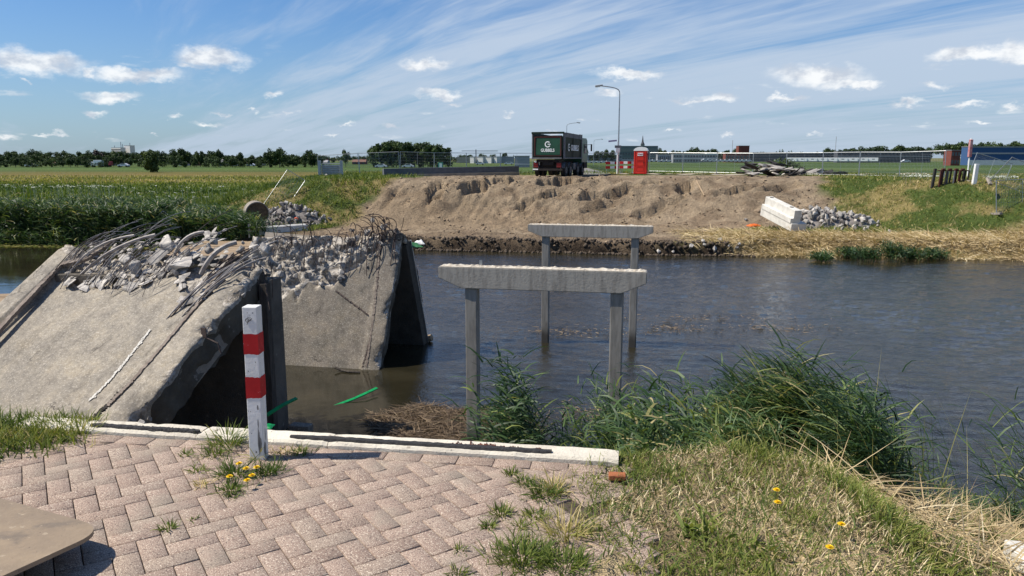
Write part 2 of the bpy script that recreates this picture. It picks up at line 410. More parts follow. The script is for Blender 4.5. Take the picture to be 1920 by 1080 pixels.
# fields behind
fy = ss(88, 100, YY)
col = lerp(col, (.055, .092, .024), fy)
band = ss(105, 125, YY)*(1-ss(200, 250, YY))*ss(-4, -18, XX)
col = lerp(col, (.20, .145, .045), .8*band*np.clip(.75+.6*fbm(XX*.02, YY*.06, 3), 0, 1))
col = lerp(col, (.085, .135, .03), ss(250, 280, YY+fbm(XX*.01, YY*.01, 2)*40)*ss(330, 300, YY)*.7)
col = lerp(col, (.10, .13, .035), ss(.05, .3, fbm(XX*.008, YY*.03, 3))*fy*.6)
col = lerp(col, (.15, .14, .06), ss(620, 700, YY)*.7)
# shore strip: straw on the right, dark mud at the waterline
strw = ss(7, 12, XX)*(1-ss(5.0, 7.2, t_+1.2*patch))*(t_ > -1)
col = lerp(col, (.38, .28, .15), np.clip(strw, 0, 1)*.85)
# bare ground left of the sand, trodden
soil = ss(-19, -14, XX)*(1-ss(3, 9, t_+2*patch))*(XX < -6)*(YY > 30)
col = lerp(col, (.15, .105, .065), soil*.8)
sand = np.array((.335, .26, .18))*(1+.16*fbm(XX*.5, YY*.9, 4))[..., None]
sand = lerp(sand, (.23, .17, .115), ss(-.02, .25, fbm(XX*.8+9, YY*1.4, 4))*.75)
bench_ = (1-ss(2.2, 3.5, t_))
sand = lerp(sand, (.21, .155, .105), bench_*.7)
sand = lerp(sand, (.30, .225, .15), ss(4.5, 6, t_)*(1-ss(9, 11, t_))*.6)
col = col+(sand-col)*sw[..., None]
col = lerp(col, (.045, .033, .024), (1-ss(.15, .75, t_+.3*p2))*(t_ > -3))
# the verge beyond the crest and near bank
nd, nin = poly_dist(XX, YY, TOP)
ncol = lerp(np.zeros(XX.shape+(3,))+np.array((.26, .20, .12)), (.42, .33, .20), ss(-.3, .3, fbm(XX*3, YY*3, 3)))
ncol = lerp(ncol, (.33, .26, .15), ss(2.2, 3.2, XX)*.7)
ncol = lerp(ncol, (.15, .125, .10), (XX < .3)*1.0*nin)
col = np.where((YY < 26)[..., None], ncol, col)
ny, nx = XX.shape
ii = (np.arange(ny-1)[:, None]*nx+np.arange(nx-1)[None]).ravel()
F = np.stack([ii, ii+1, ii+nx+1, ii+nx], 1)
me = np_mesh('ground', np.stack([XX, YY, ZZ], -1).reshape(-1, 3), F, None, np.clip(col, .005, 1).reshape(-1, 3))
m, t, b = base_mat('ground_soil')
a = t.new('ShaderNodeAttribute', attribute_name='col').outputs['Color']
pos = t.new('ShaderNodeNewGeometry').outputs['Position']
n1 = t.noise(pos, 1.1, 6, .65); n2 = t.noise(pos, 9, 5, .7); n3 = t.noise(pos, 70, 3, .6)
c1 = t.mix(1.0, a, t.ramp(n1, [(.28, (.72, .72, .70)), (.72, (1.28, 1.26, 1.22))]), 'MULTIPLY')
c1 = t.mix(1.0, c1, t.ramp(n2, [(.3, .66), (.5, 1.0), (.7, 1.30)]), 'MULTIPLY')
t.put(b.inputs['Base Color'], c1); b.inputs['Roughness'].default_value = .95; b.inputs['Specular IOR Level'].default_value = .15
hh = t.math('ADD', t.math('MULTIPLY', n2, .8), t.math('MULTIPLY', n3, .12))
hh = t.math('ADD', hh, t.math('MULTIPLY', t.noise(pos, 3.2, 5, .7), .9))
bp = t.new('ShaderNodeBump', ins={'Strength': .9, 'Distance': .28, 'Height': hh})
t.l.new(bp.outputs[0], b.inputs['Normal'])
setp(obj('ground', me, m, smooth=True), kind='structure')

# ---------------------------------------------------------------- water: real small waves
wx = np.concatenate([-axis([(0, 12, .09, .13), (12, 34, .2, .4), (34, 400, 2, 40)])[::-1], axis([(0, 12, .09, .13), (12, 34, .16, .35), (34, 400, 2, 40)])[1:]])
wy = axis([(3.0, 8, .25, .1), (8, 24, .075, .11), (24, 49, .13, .17)])
WX, WY = np.meshgrid(wx, wy)
calm = np.maximum(ss(-1.6, -2.9, WX-.14*(WY-12))*(1-ss(20.5, 23, WY)), ss(-8, -12, WX)*.95)*.9
amp = (1-calm)*(.55+.35*fbm(WX*.13, WY*.2, 3))*(1-.55*ss(37, 41, WY))
wz = np.zeros_like(WX)
for lam, A, ang in [(1.5, .010, 75), (.95, .009, 100), (.62, .0085, 62), (.43, .0065, 84), (.33, .0045, 118), (.75, .007, 48), (.28, .003, 70)]:
    kx, ky = math.cos(R(ang))*2*math.pi/lam, math.sin(R(ang))*2*math.pi/lam
    ph = WX*kx+WY*ky+5.0*fbm(WX*.35+lam*9, WY*.35+ang, 3)
    wz += A*(1-2*np.abs(np.sin(ph/2))**1.4)*(.65+.9*fbm(WX*.5+ang, WY*.5, 2))
WZZ = WZ+1.55*wz*amp*np.where(WX > 0, 1.0, 1.0)
ny, nx = WX.shape; ii = (np.arange(ny-1)[:, None]*nx+np.arange(nx-1)[None]).ravel()
me = np_mesh('water', np.stack([WX, WY, WZZ], -1).reshape(-1, 3), np.stack([ii, ii+1, ii+nx+1, ii+nx], 1))
m, t, b = base_mat('canal_water')
pos = t.new('ShaderNodeNewGeometry').outputs['Position']
sp_ = t.vec('MULTIPLY', pos, (1, 2.0, 1))
t.put(b.inputs['Base Color'], t.mix(t.maprange(t.noise(pos, .6, 4, .6), .4, .7), (.018, .016, .009, 1), (.030, .026, .015, 1)))
b.inputs['Roughness'].default_value = .02; b.inputs['IOR'].default_value = 1.62; b.inputs['Specular IOR Level'].default_value = .5
sy_ = t.new('ShaderNodeSeparateXYZ', ins={0: pos})
calmn = t.math('MULTIPLY', t.maprange(sy_.outputs[0], -3.2, -1.6), 1.0)
calmn = t.math('MAXIMUM', calmn, t.math('MULTIPLY', t.maprange(sy_.outputs[1], 20.5, 23), t.maprange(sy_.outputs[0], -12, -8)))
hgt = t.math('ADD', t.noise(sp_, 5.5, 4, .6, .6), t.math('MULTIPLY', t.noise(sp_, 17, 3, .6), .35))
bp = t.new('ShaderNodeBump', ins={'Strength': t.math('MULTIPLY_ADD', calmn, .34, .03), 'Distance': .05, 'Height': hgt})
t.l.new(bp.outputs[0], b.inputs['Normal'])
setp(obj('water', me, m, smooth=True), kind='structure')

# ---------------------------------------------------------------- brick paving: herringbone of single bricks
BA = R(33.2); LB, WB, G_ = .2, .1, .0042
def brick(poly_c, ang, l, w, z, tilt=(0, 0)):
    """bevelled brick top: returns verts (8 top/bevel + 8) faces"""
    hl, hw = l/2, w/2; b_ = .003
    ring = lambda a_, b2, zz_: [(-a_, -b2, zz_), (a_, -b2, zz_), (a_, b2, zz_), (-a_, b2, zz_)]
    V = ring(hl, hw, z-.06)+ring(hl, hw, z-b_)+ring(hl-b_, hw-b_, z)
    c, s = math.cos(ang), math.sin(ang)
    V = [(poly_c[0]+x*c-y*s, poly_c[1]+x*s+y*c, zz_+x*tilt[0]+y*tilt[1]) for x, y, zz_ in V]
    Fq = []
    for k0 in (0, 4):
        for i in range(4): j = (i+1) % 4; Fq.append((k0+i, k0+j, k0+4+j, k0+4+i))
    Fq.append((8, 9, 10, 11)); return V, Fq
bv = []; bf = []; bt = []
def put_brick(c, ang, l, w, dz=0):
    z = random.gauss(-.004, .0013)+dz
    V, Fq = brick(c, ang, l-G_, w-G_, z, (random.gauss(0, .007), random.gauss(0, .009)) if not dz else (0, 0))
    o = len(bv); bv.extend(V); bf.extend([tuple(i+o for i in f) for f in Fq]); bt.extend([random.random()]*12)
KD = Vector((2.92, -.441)).normalized(); KN = Vector((-KD.y, KD.x))         # kerb direction, outward normal
K0 = Vector((.586, 3.887))                                                  # right far corner of the kerb
def kc(s, n): return K0-KD*s+KN*n                                         # s metres left of the right end
kerb_w = .15
ca, sa = math.cos(BA), math.sin(BA)
def keep(cx, cy):
    q = Vector((cx, cy))-K0; n = q.dot(KN)
    if n > -kerb_w-.105-.07: return 'low' if n < -kerb_w-.02 and q.dot(KD) < .02 else False
    if cx > (.64 if cy > 3.3 else .50)+.14*math.sin(cy*5.1)+.10*math.sin(cy*13)-(cy-2.4)*.05: return False
    return True
for i in range(-60, 60):
    for j in range(-60, 60):
        # herringbone: cell (i,j) of size w; horizontal bricks where (i-j)%4==0, vertical where (i-j)%4==2 ... two-cell bricks
        r = (i-j) % 4
        if r == 0: u, v, a_ = (i+1)*WB, (j+.5)*WB, 0
        elif r == 3: u, v, a_ = (i+.5)*WB, (j+1)*WB, math.pi/2   # cells (i,j),(i,j+1)
        else: continue
        cx = u*ca-v*sa-.3; cy = u*sa+v*ca+2.6
        if not (-4.4 < cx < 1.2 and .9 < cy < 5.2): continue
        kp = keep(cx, cy)
        if kp: put_brick((cx, cy), BA+a_, LB, WB, -.0085 if kp == 'low' else 0)
s = .06
while s < 4.6:
    c_ = kc(s+.1, -kerb_w-.058); put_brick((c_.x, c_.y), math.atan2(KD.y, KD.x), .2, .1); s += .2
me = np_mesh('pavement', np.array(bv), np.array(bf), np.array(bt))
m, t, b = base_mat('paving_brick')
pos = t.new('ShaderNodeNewGeometry').outputs['Position']
a = t.new('ShaderNodeAttribute', attribute_name='tint').outputs['Fac']
bc = t.ramp(a, [(0, (.25, .18, .14)), (.35, (.283, .205, .162)), (.7, (.295, .218, .172)), (1, (.27, .208, .163))])
sp1 = t.noise(pos, 210, 2, .5); sp2 = t.noise(pos, 130, 2, .5)
bc = t.mix(t.maprange(sp1, .56, .64), bc, (.62, .53, .42, 1))
bc = t.mix(t.maprange(sp2, .41, .35), bc, (.13, .095, .08, 1))
bc = t.mix(t.maprange(t.noise(pos, 2.6, 5, .65), .50, .72, 0, .45), bc, (.26, .235, .185, 1))
bc = t.mix(t.maprange(t.noise(pos, 9, 5, .7), .56, .75, 0, .55), bc, (.17, .135, .11, 1))
t.put(b.inputs['Base Color'], bc); b.inputs['Roughness'].default_value = .88; b.inputs['Specular IOR Level'].default_value = .25
bp = t.new('ShaderNodeBump', ins={'Strength': .7, 'Distance': .0022, 'Height': t.math('ADD', sp1, t.math('MULTIPLY', t.noise(pos, 60, 3, .6), .8))})
t.l.new(bp.outputs[0], b.inputs['Normal'])
setp(obj('pavement', me, m), kind='structure')
# sandy joint filling under the bricks
jm = mat('joint_sand', (.12, .092, .07), (.07, .055, .042), 14, .95, .6, 120, coord='Object')
q = [kc(-.0, -kerb_w-.002), kc(5.2, -kerb_w-.002), Vector((-5.5, .3)), Vector((.45, .3))]
mb = MB(); mb.add([(p.x, p.y, -.0145) for p in q], [(0, 1, 2, 3)][::1])
o = mb.build('paving_joints', jm); setp(o, kind='structure')

# ---------------------------------------------------------------- abutment, kerb, tar
KA = math.atan2(KD.y, KD.x); RK = Matrix.Rotation(KA, 3, 'Z')
ab = MB(); c_ = kc(2.2, -.26); ab.bevbox((c_.x, c_.y, -2.36), (5.2, .5, 4.3), .01, RK)
o = ab.build('abutment', M['conc']); setp(o, 'grey concrete bridge abutment wall dropping to the water below the white kerb', 'abutment')
kerb = thing('kerb', 'long whitish concrete kerb along the edge of the brick paving above the water', 'kerb', (0, 0, 0))
segs = [(0, 1.62), (1.624, 2.42), (2.424, 3.6)]
for s0, s1 in segs:
    bm = bmesh.new(); n = 26
    L = s1-s0
    for i in range(n+1):
        for (yy, z) in ((-kerb_w, -.20), (-kerb_w, .010), (-kerb_w+.014, .024), (-.014, .027), (0, .012), (0, -.2)):
            s_ = s0+L*i/n; jx = random.gauss(0, .0012) if z > 0 else 0; jz = random.gauss(0, .0009) if z > 0 else 0
            ee = min(i, n-i)
            if z > 0 and ee < 1: jz -= .006
            if z > 0 and random.random() < .05: jz -= .006; jx += .006*(1 if yy < -.1 else -1)
            p = kc(s_, yy+jx); bm.verts.new((p.x, p.y, z+jz))
    bm.verts.ensure_lookup_table(); w_ = 6
    for i in range(n):
        for j in range(w_-1): bm.faces.new([bm.verts[i*w_+j], bm.verts[i*w_+j+1], bm.verts[(i+1)*w_+j+1], bm.verts[(i+1)*w_+j]])
    bm.faces.new([bm.verts[j] for j in range(w_-1, -1, -1)]); bm.faces.new([bm.verts[n*w_+j] for j in range(w_)])
    bmesh.ops.recalc_face_normals(bm, faces=bm.faces[:])
    me = bpy.data.meshes.new('kerb_stone'); bm.to_mesh(me); bm.free()
    if 'kerbm' not in M: M['kerbm'] = mat('kerb_concrete', (.70, .65, .54), (.56, .51, .42), 3.5, .9, .5, 70, spots=[(9, .60, (.30, .255, .20), .12), (70, .66, (.15, .13, .11), .04)])
    obj('kerb_stone', me, M['kerbm'], kerb)
M['tar'] = mat('tar_strip', (.035, .034, .036), (.06, .057, .055), 30, .85, 1.0, 110)
def tar(s0, s1, n0, n1, label):
    mb = MB(); n = 70; V = []; 
    for i in range(n+1):
        s_ = s0+(s1-s0)*i/n; e = min(1, min(i, n-i)/6)**.5
        w1 = (n1-n0)*(.5+.5*e)*(1.0+.35*(fbm(np.array([s_*3.1]), np.array([s0*7.7]), 3)[0]))
        md = (n0+n1)/2+.010*fbm(np.array([s_*2.1]), np.array([9.7]), 2)[0]
        for k_ in (-1, -.6, 0, .6, 1):
            p = kc(s_, md+k_*w1/2+random.gauss(0, .0018)); V.append((p.x, p.y, .0285+(.008 if abs(k_) < .9 else -.016)+random.gauss(0, .0012)))
    f = [(i*5+j, i*5+j+1, (i+1)*5+j+1, (i+1)*5+j) for i in range(n) for j in range(4)]
    mb.add(V, f); setp(mb.build('tar_strip', M['tar']), label, 'tar strip')
tar(.36, 1.86, -.132, -.070, 'long black bitumen smear along the near edge of the kerb right of the post')
tar(2.42, 3.12, -.134, -.070, 'short black bitumen smear on the kerb left of the post')
# moss and rust crumbs on the kerb
mb = MB()
for i in range(90):
    s_ = random.gauss(.72, .09); n_ = random.gauss(-.075, .015); p = kc(s_, n_); r_ = random.uniform(.003, .010)
    mb.bevbox((p.x, p.y, .031), (r_*1.7, r_, r_), r_*.25, Matrix.Rotation(random.random()*6, 3, 'Z'))
setp(mb.build('rust_crumbs', mat('rust_crumb', (.16, .06, .035), (.09, .04, .03), 40, .95)), 'reddish brown crumbs of dirt on the kerb', 'dirt', kind='stuff')

# ---------------------------------------------------------------- bridge frame directions
TH = R(10.4); BV = Vector((math.sin(TH), math.cos(TH), 0)); BU = Vector((math.cos(TH), -math.sin(TH), 0))
RB = Matrix.Rotation(-TH, 3, 'Z')

# ---------------------------------------------------------------- pile bents
def bent(pl, pr, ybeam_c, zt, beamH, beamD, label, pw, pxoff, stain=False):
    """pl, pr: plan ends of the beam"""
    c = (pl+pr)/2; L = (pr-pl).length; a = math.atan2((pr-pl).y, (pr-pl).x)
    t = thing('pile_bent', label, 'bridge support', (c.x, c.y, WZ), a)
    h = L/2; z1 = zt-WZ; z0 = z1-beamH
    poly = [(-h, z1), (-h, z1-beamH*.52), (-h+.30, z0+.12*0+beamH*.12), (-h+.42, z0), (h-.42, z0), (h-.30, z0+beamH*.12), (h, z1-beamH*.52), (h, z1)]
    bm = bmesh.new()
    vs = [bm.verts.new((x, -beamD/2, z)) for x, z in poly]; f = bm.faces.new(vs)
    r = bmesh.ops.extrude_face_region(bm, geom=[f]); bmesh.ops.translate(bm, vec=(0, beamD, 0), verts=[v for v in r['geom'] if isinstance(v, bmesh.types.BMVert)])
    bmesh.ops.recalc_face_normals(bm, faces=bm.faces[:]); bmesh.ops.bevel(bm, geom=bm.edges[:], offset=.012, segments=2, affect='EDGES')
    me = bpy.data.meshes.new('beam'); bm.to_mesh(me); bm.free()
    obj('beam', me, M['beam'], t)
    # rough top with crumbs of mortar
    mb = MB()
    nx_ = 90; V = []
    for i in range(nx_+1):
        for j in range(7):
            x = -h+.03+(L-.06)*i/nx_; y = -beamD/2+.02+(beamD-.04)*j/6
            e = 1 if 0 < i < nx_ and 0 < j < 6 else 0
            V.append((x, y, z1+.003+e*abs(random.gauss(0, .012))))
    mb.add(V, [(i*7+j, (i+1)*7+j, (i+1)*7+j+1, i*7+j+1) for i in range(nx_) for j in range(6)])
    mb.build('mortar_bed', M['beamtop'], t)
    for sx in pxoff:
        mb = MB(); mb.bevbox((sx, 0, z0/2-.6), (pw, pw, z0+1.2), .02); mb.build('pile', M['pile'], t)
    return t, z1
m, t, b = base_mat('beam_concrete')
tc = t.new('ShaderNodeTexCoord').outputs['Object']
v1 = t.noise(t.vec('MULTIPLY', tc, (5, 2, .7)), 2.6, 5, .7); v2 = t.noise(tc, 30, 4, .6)
c_ = t.mix(t.maprange(v1, .42, .66), (.36, .335, .29, 1), (.25, .23, .20, 1))
c_ = t.mix(t.maprange(v2, .6, .75, 0, .5), c_, (.08, .075, .07, 1))
t.put(b.inputs['Base Color'], c_); b.inputs['Roughness'].default_value = .85
bp = t.new('ShaderNodeBump', ins={'Strength': .25, 'Distance': .02, 'Height': v2}); t.l.new(bp.outputs[0], b.inputs['Normal']); M['beam'] = m
M['beamtop'] = mat('beam_top', (.62, .57, .48), (.42, .36, .28), 9, .95, .6, 60, spots=[(26, .64, (.24, .15, .09), .05)])
m, t, b = base_mat('pile_concrete')
tc = t.new('ShaderNodeTexCoord').outputs['Object']; sz = t.new('ShaderNodeSeparateXYZ', ins={0: tc}).outputs[2]
n_ = t.noise(t.vec('MULTIPLY', tc, (6, 6, 1)), 2.2, 5, .65)
c_ = t.mix(t.maprange(n_, .35, .7), (.27, .255, .225, 1), (.17, .16, .14, 1))
c_ = t.mix(t.maprange(t.math('ADD', sz, t.math('MULTIPLY', n_, .35)), .75, .35), c_, (.055, .05, .042, 1))
t.put(b.inputs['Base Color'], c_); b.inputs['Roughness'].default_value = .8; M['pile'] = m
nl = at(826, 512, 12.95); nr = at(1213, 519, 12.95-3.55*.19)
zt = at(1020, 503, 12.6).z
nb, z1 = bent(Vector((nl.x, nl.y)), Vector((nr.x, nr.y)), 0, zt, .37, .30, 'nearer of the two concrete bridge supports, wide beam on two piles, reeds at its foot', .215, (-1.21, 1.30))
br = MB(); br.box((-1.06, .02, z1+.055), (.05, .012, .10)); br.box((-1.06, -.01, z1+.010), (.05, .06, .008)); br.build('bracket', M['steel'], nb)
fl_ = at(991, 430, 20.9); fr_ = at(1225, 430, 20.9-3.5*.19); zt = at(1108, 422, 20.6).z
bent(Vector((fl_.x, fl_.y)), Vector((fr_.x, fr_.y)), 0, zt, .33, .30, 'farther concrete bridge support standing in open water, dark stain on its beam', .205, (-1.22, 1.24))
# ---------------------------------------------------------------- broken deck slabs
def slab_mat(name, c1, c2, pale):
    m, t, b = base_mat(name)
    tc = t.new('ShaderNodeTexCoord').outputs['Object']
    a = t.new('ShaderNodeAttribute', attribute_name='tint').outputs['Fac']
    sp1 = t.noise(tc, 34, 2, .6); sp2 = t.noise(tc, 24, 2, .6); big = t.noise(tc, .9, 5, .65); md = t.noise(t.vec('MULTIPLY', tc, (1, .35, 1)), 3.2, 5, .7)
    c = t.mix(t.maprange(big, .35, .65), (*c1, 1), (*c2, 1))
    c = t.mix(t.maprange(md, .5, .72, 0, .6), c, (c2[0]*.6, c2[1]*.58, c2[2]*.55, 1))
    c = t.mix(t.maprange(sp1, .55, .64, 0, .32), c, (.60, .56, .49, 1))
    c = t.mix(t.maprange(sp2, .43, .34, 0, .3), c, (.10, .09, .075, 1))
    blot = t.noise(tc, 2.4, 6, .72); blot2 = t.noise(tc, 11, 5, .7)
    c = t.mix(1.0, c, t.ramp(blot, [(.3, (.70, .70, .72)), (.5, (1, 1, 1)), (.7, (1.16, 1.12, 1.04))]), 'MULTIPLY')
    c = t.mix(1.0, c, t.ramp(blot2, [(.3, .74), (.5, 1.0), (.7, 1.2)]), 'MULTIPLY')
    vor = t.new('ShaderNodeTexVoronoi', feature='DISTANCE_TO_EDGE', ins={'Scale': .55}); t.l.new(t.vec('ADD', tc, t.vec('MULTIPLY', t.noise(tc, 1.7, 4, .6, 0, True), (.9, .9, .9))), vor.inputs['Vector'])
    crk = t.math('MULTIPLY', t.maprange(vor.outputs[0], .010, .002), t.maprange(t.noise(tc, .7, 2, .5), .50, .58))
    c = t.mix(t.math('MULTIPLY', crk, .8), c, (.05, .045, .04, 1))
    pc = t.mix(t.maprange(t.noise(tc, 7, 5, .7), .38, .62), (pale[0]*.42, pale[1]*.40, pale[2]*.38, 1), (*pale, 1))  # broken zone: darker patches paint the shade between the flakes
    c = t.mix(t.maprange(t.math('ADD', a, t.math('MULTIPLY', t.math('SUBTRACT', t.noise(tc, 6, 4, .7), .5), .5)), .35, .65), c, pc)
    t.put(b.inputs['Base Color'], c); b.inputs['Roughness'].default_value = .92; b.inputs['Specular IOR Level'].default_value = .2
    hh = t.math('ADD', t.math('MULTIPLY', sp1, .25), t.math('MULTIPLY', t.noise(tc, 22, 5, .7), t.math('MULTIPLY_ADD', a, 2.2, .25)))
    bp = t.new('ShaderNodeBump', ins={'Strength': .9, 'Distance': .02, 'Height': hh}); t.l.new(bp.outputs[0], b.inputs['Normal'])
    return m
M['slab'] = slab_mat('deck_concrete', (.31, .275, .222), (.235, .212, .178), (.54, .49, .42))
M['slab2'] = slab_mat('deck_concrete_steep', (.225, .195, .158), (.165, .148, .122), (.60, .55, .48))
M['slabside'] = mat('deck_side_shade', (.13, .115, .09), (.08, .07, .056), 2.2, .95, .8, 24, spots=[(5, .64, (.26, .235, .20), .08)])  # right deck sides: their shade is put into this darker colour
class Frame:
    def __init__(s, A, Y, X):
        s.A = A; s.Y = Y.normalized(); s.Z = X.cross(s.Y).normalized(); s.X = s.Y.cross(s.Z).normalized()
        s.M = Matrix((s.X, s.Y, s.Z)).transposed()
    def loc(s, px, py): d = on_plane(px, py, s.A, s.Z)-s.A; return d.dot(s.X), d.dot(s.Y)
    def w(s, x, y, z=0): return s.A+s.X*x+s.Y*y+s.Z*z
    def place(s, o): o.location = s.A; o.rotation_euler = s.M.to_euler()
def slab(fr, name, label, W, L, th, brk_poly, mt, raise_fn, edge_chips, step=.055, topj=.25, deep=.13, drop=0):
    xs = np.arange(-W, 1e-6, step); ys = np.arange(-L, 1e-6, step); X, Y = np.meshgrid(xs, ys)
    P = np.array(brk_poly); d, ins = poly_dist(X, Y, P)
    bw = np.where(ins, ss(-.02, .10, d), 0.)
    Z = raise_fn(X, Y)
    rough = fbm(X*4, Y*4, 5); rough2 = fbm(X*9+4, Y*9, 4)
    Z = Z+.012*fbm(X*.8, Y*.8, 3)+.004*fbm(X*7, Y*7, 3)
    Z = Z-bw*(deep*(.45+rough*1.3)+.07*np.abs(rough2))
    T = bw.copy()
    Xo = X.copy(); Yo = Y.copy()
    # chips along the right and left edges
    for (cy, cr, dp) in edge_chips:
        g = np.exp(-((Y-cy)/cr)**2-((X)/(.45*cr+.06))**2); g2 = g*(1+1.1*rough2)
        Z -= dp*g2; Xo -= .45*dp*g2; T = np.maximum(T, ss(.25, .6, g2))
    ed = np.exp(-((X)/.06)**2)
    Xo -= ed*(.01+.05*np.abs(fbm(Y*3, Y*0+1, 4))); Z -= ed*.035*(1+fbm(Y*5, Y*0+2, 3)); T = np.maximum(T, ed*ss(.1, .4, fbm(Y*2.1, Y*0+5, 3)))
    Yo += -drop*np.abs(X)*ss(-1.5, 0, Y)+ss(-.6, 0, Y)*topj*fbm(X*1.6, X*0+3, 4)
    # skirts: right side (x=0), top (y=0), left
    nY, nX = X.shape; nS = 9
    V = np.stack([Xo, Yo, Z], -1); TT = T
    sk = []; skt = []
    for k in range(1, nS+1):
        f = k/nS; c = V[:, -1].copy(); c[:, 2] -= f*th
        c[:, 0] += -.10*f+.035*fbm(Y[:, 0]*3, np.full(nY, k*.35), 4)*(1-.2*f)-.05*ss(.25, .5, fbm(Y[:, 0]*2, np.full(nY, k*.25+4), 3)); sk.append(c); skt.append(T[:, -1]*(1-f))
    V = np.concatenate([V, np.stack(sk, 1)], 1); TT = np.concatenate([TT, np.stack(skt, 1)], 1)
    sk = []; skt = []
    for k in range(1, nS+1):
        f = k/nS; c = V[:, 0].copy(); c[:, 2] = V[:, 0, 2]-f*th; sk.insert(0, c); skt.insert(0, TT[:, 0]*0)
    V = np.concatenate([np.stack(sk, 1), V], 1); TT = np.concatenate([np.stack(skt, 1), TT], 1)
    nX2 = V.shape[1]
    sk = []; skt = []
    for k in range(1, nS+1):
        f = k/nS; c = V[-1].copy(); c[:, 2] -= f*th*.9; c[:, 1] += -.12*f+.09*fbm(V[-1, :, 0]*5, np.full(nX2, k*.6), 4); sk.append(c); skt.append(np.ones(nX2))
    V = np.concatenate([V, np.stack(sk, 0)], 0); TT = np.concatenate([TT, np.stack(skt, 0)], 0)
    a, b_ = TT.shape; ii = (np.arange(a-1)[:, None]*b_+np.arange(b_-1)[None]).ravel()
    me = np_mesh('slab', V.reshape(-1, 3), np.stack([ii, ii+1, ii+b_+1, ii+b_], 1), TT.ravel())
    root = thing(name, label, 'broken bridge deck'); fr.place(root)
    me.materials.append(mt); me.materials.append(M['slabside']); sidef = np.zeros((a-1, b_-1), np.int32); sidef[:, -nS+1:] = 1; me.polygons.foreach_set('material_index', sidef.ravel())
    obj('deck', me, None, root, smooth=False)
    mb = MB(); mb.box((-W/2, -L/2-.05, -th*.80), (W-.36, L-.25, th*.5)); mb.build('girder', M['conc'], root)
    return root
# slab one: from the pier down to the water beside the abutment
A1 = at(490, 500, 13.3); Y1v = ray(1612, -885).normalized()
az1 = math.atan2(Y1v.x, Y1v.y); X1v = Vector((math.cos(az1), -math.sin(az1), .0))
F1 = Frame(A1, Y1v, X1v)
W1 = -F1.loc(140, 464)[0]
xr1 = F1.loc(370, 579)[0]; xr1b = F1.loc(200, 745)[0]; xl1 = F1.loc(123, 511)[0]
pp = [F1.loc(*p) for p in [(128, 520), (130, 545), (180, 540), (240, 543), (300, 520), (335, 503), (352, 520), (342, 570), (372, 578), (415, 520), (440, 488), (500, 470)]]
pp = [(-W1-.5, .5), (-W1-.5, pp[0][1]+.9), (xl1-.15, pp[0][1]+.35)]+pp+[(.5, pp[-1][1]), (.5, .6)]
def rz1(X, Y):
    jr = xr1+(xr1b-xr1)*np.clip((Y-F1.loc(370, 579)[1])/(F1.loc(200, 745)[1]-F1.loc(370, 579)[1]), -.6, 1.5)
    return .20*(1-ss(xl1-.03, xl1+.03, X))+.035*ss(jr-.02, jr+.02, X)-.02*np.exp(-((X-jr)/.03)**2)
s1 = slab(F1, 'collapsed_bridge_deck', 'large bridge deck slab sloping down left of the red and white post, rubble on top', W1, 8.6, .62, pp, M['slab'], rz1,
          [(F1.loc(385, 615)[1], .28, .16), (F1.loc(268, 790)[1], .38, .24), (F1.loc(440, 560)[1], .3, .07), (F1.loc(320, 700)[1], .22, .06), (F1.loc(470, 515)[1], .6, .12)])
# joint strips
def strip(root, fr, pts, w, h, name, mt, seg=40, wob=.006):
    P = [Vector((*fr.loc(*p), 0)) for p in pts]; mb = MB(); V = []
    tot = []
    for i in range(len(P)-1):
        for k in range(seg): tot.append(P[i].lerp(P[i+1], k/seg))
    tot.append(P[-1])
    for i, p in enumerate(tot):
        d = (tot[min(i+1, len(tot)-1)]-tot[max(i-1, 0)]).normalized(); nn = Vector((-d.y, d.x, 0)); j = random.gauss(0, wob); hz = h+random.gauss(0, wob*.5)
        hz += float(w1z(p.x, p.y)) if fr is F1 else 0
        V += [p+nn*(w/2+j)+Vector((0, 0, hz-.06)), p+nn*(w/2+j)+Vector((0, 0, hz)), p-nn*(w/2-j)+Vector((0, 0, hz)), p-nn*(w/2-j)+Vector((0, 0, hz-.06))]
    mb.add(V, [(i*4+j, i*4+j+1, i*4+j+5, i*4+j+4) for i in range(len(tot)-1) for j in range(3)])
    return mb.build(name, mt, root)
def w1z(x, y): return rz1(np.array([x]), np.array([y]))[0]*.0+.02
M['jstrip'] = mat('joint_profile', (.24, .20, .165), (.15, .12, .10), 6, .8, .3, 40)
strip(s1, F1, [(438, 478), (370, 579), (255, 715), (205, 765)], .06, .045, 'joint_strip', M['jstrip'])
M['gap'] = mat('open_joint', (.03, .027, .024), None, rough=.95)
strip(s1, F1, [(248, 722), (198, 768), (140, 825)], .085, .03, 'open_joint', M['gap'], wob=.012)
strip(s1, F1, [(222, 462), (172, 497), (123, 508), (60, 575), (-60, 705)], .10, .17, 'kerb_profile', M['jstrip'])
# chalky scrape on the deck
mb = MB()
P = [F1.loc(*p) for p in [(282, 620), (258, 652), (232, 684), (203, 718), (168, 752)]]
for i in range(len(P)-1):
    for k in range(44):
        f = k/44; x = P[i][0]+(P[i+1][0]-P[i][0])*f; y = P[i][1]+(P[i+1][1]-P[i][1])*f
        mb.box((x+random.gauss(0, .012), y, .0155+.012*float(fbm(np.array([x*.8]), np.array([y*.8]), 3)[0])), (random.uniform(.006, .028), .04, .004), Matrix.Rotation(random.uniform(-.5, .5), 3, 'Z'))
mb.build('scrape', mat('scrape_mark', (.62, .60, .55), (.45, .43, .39), 30, .9), s1)
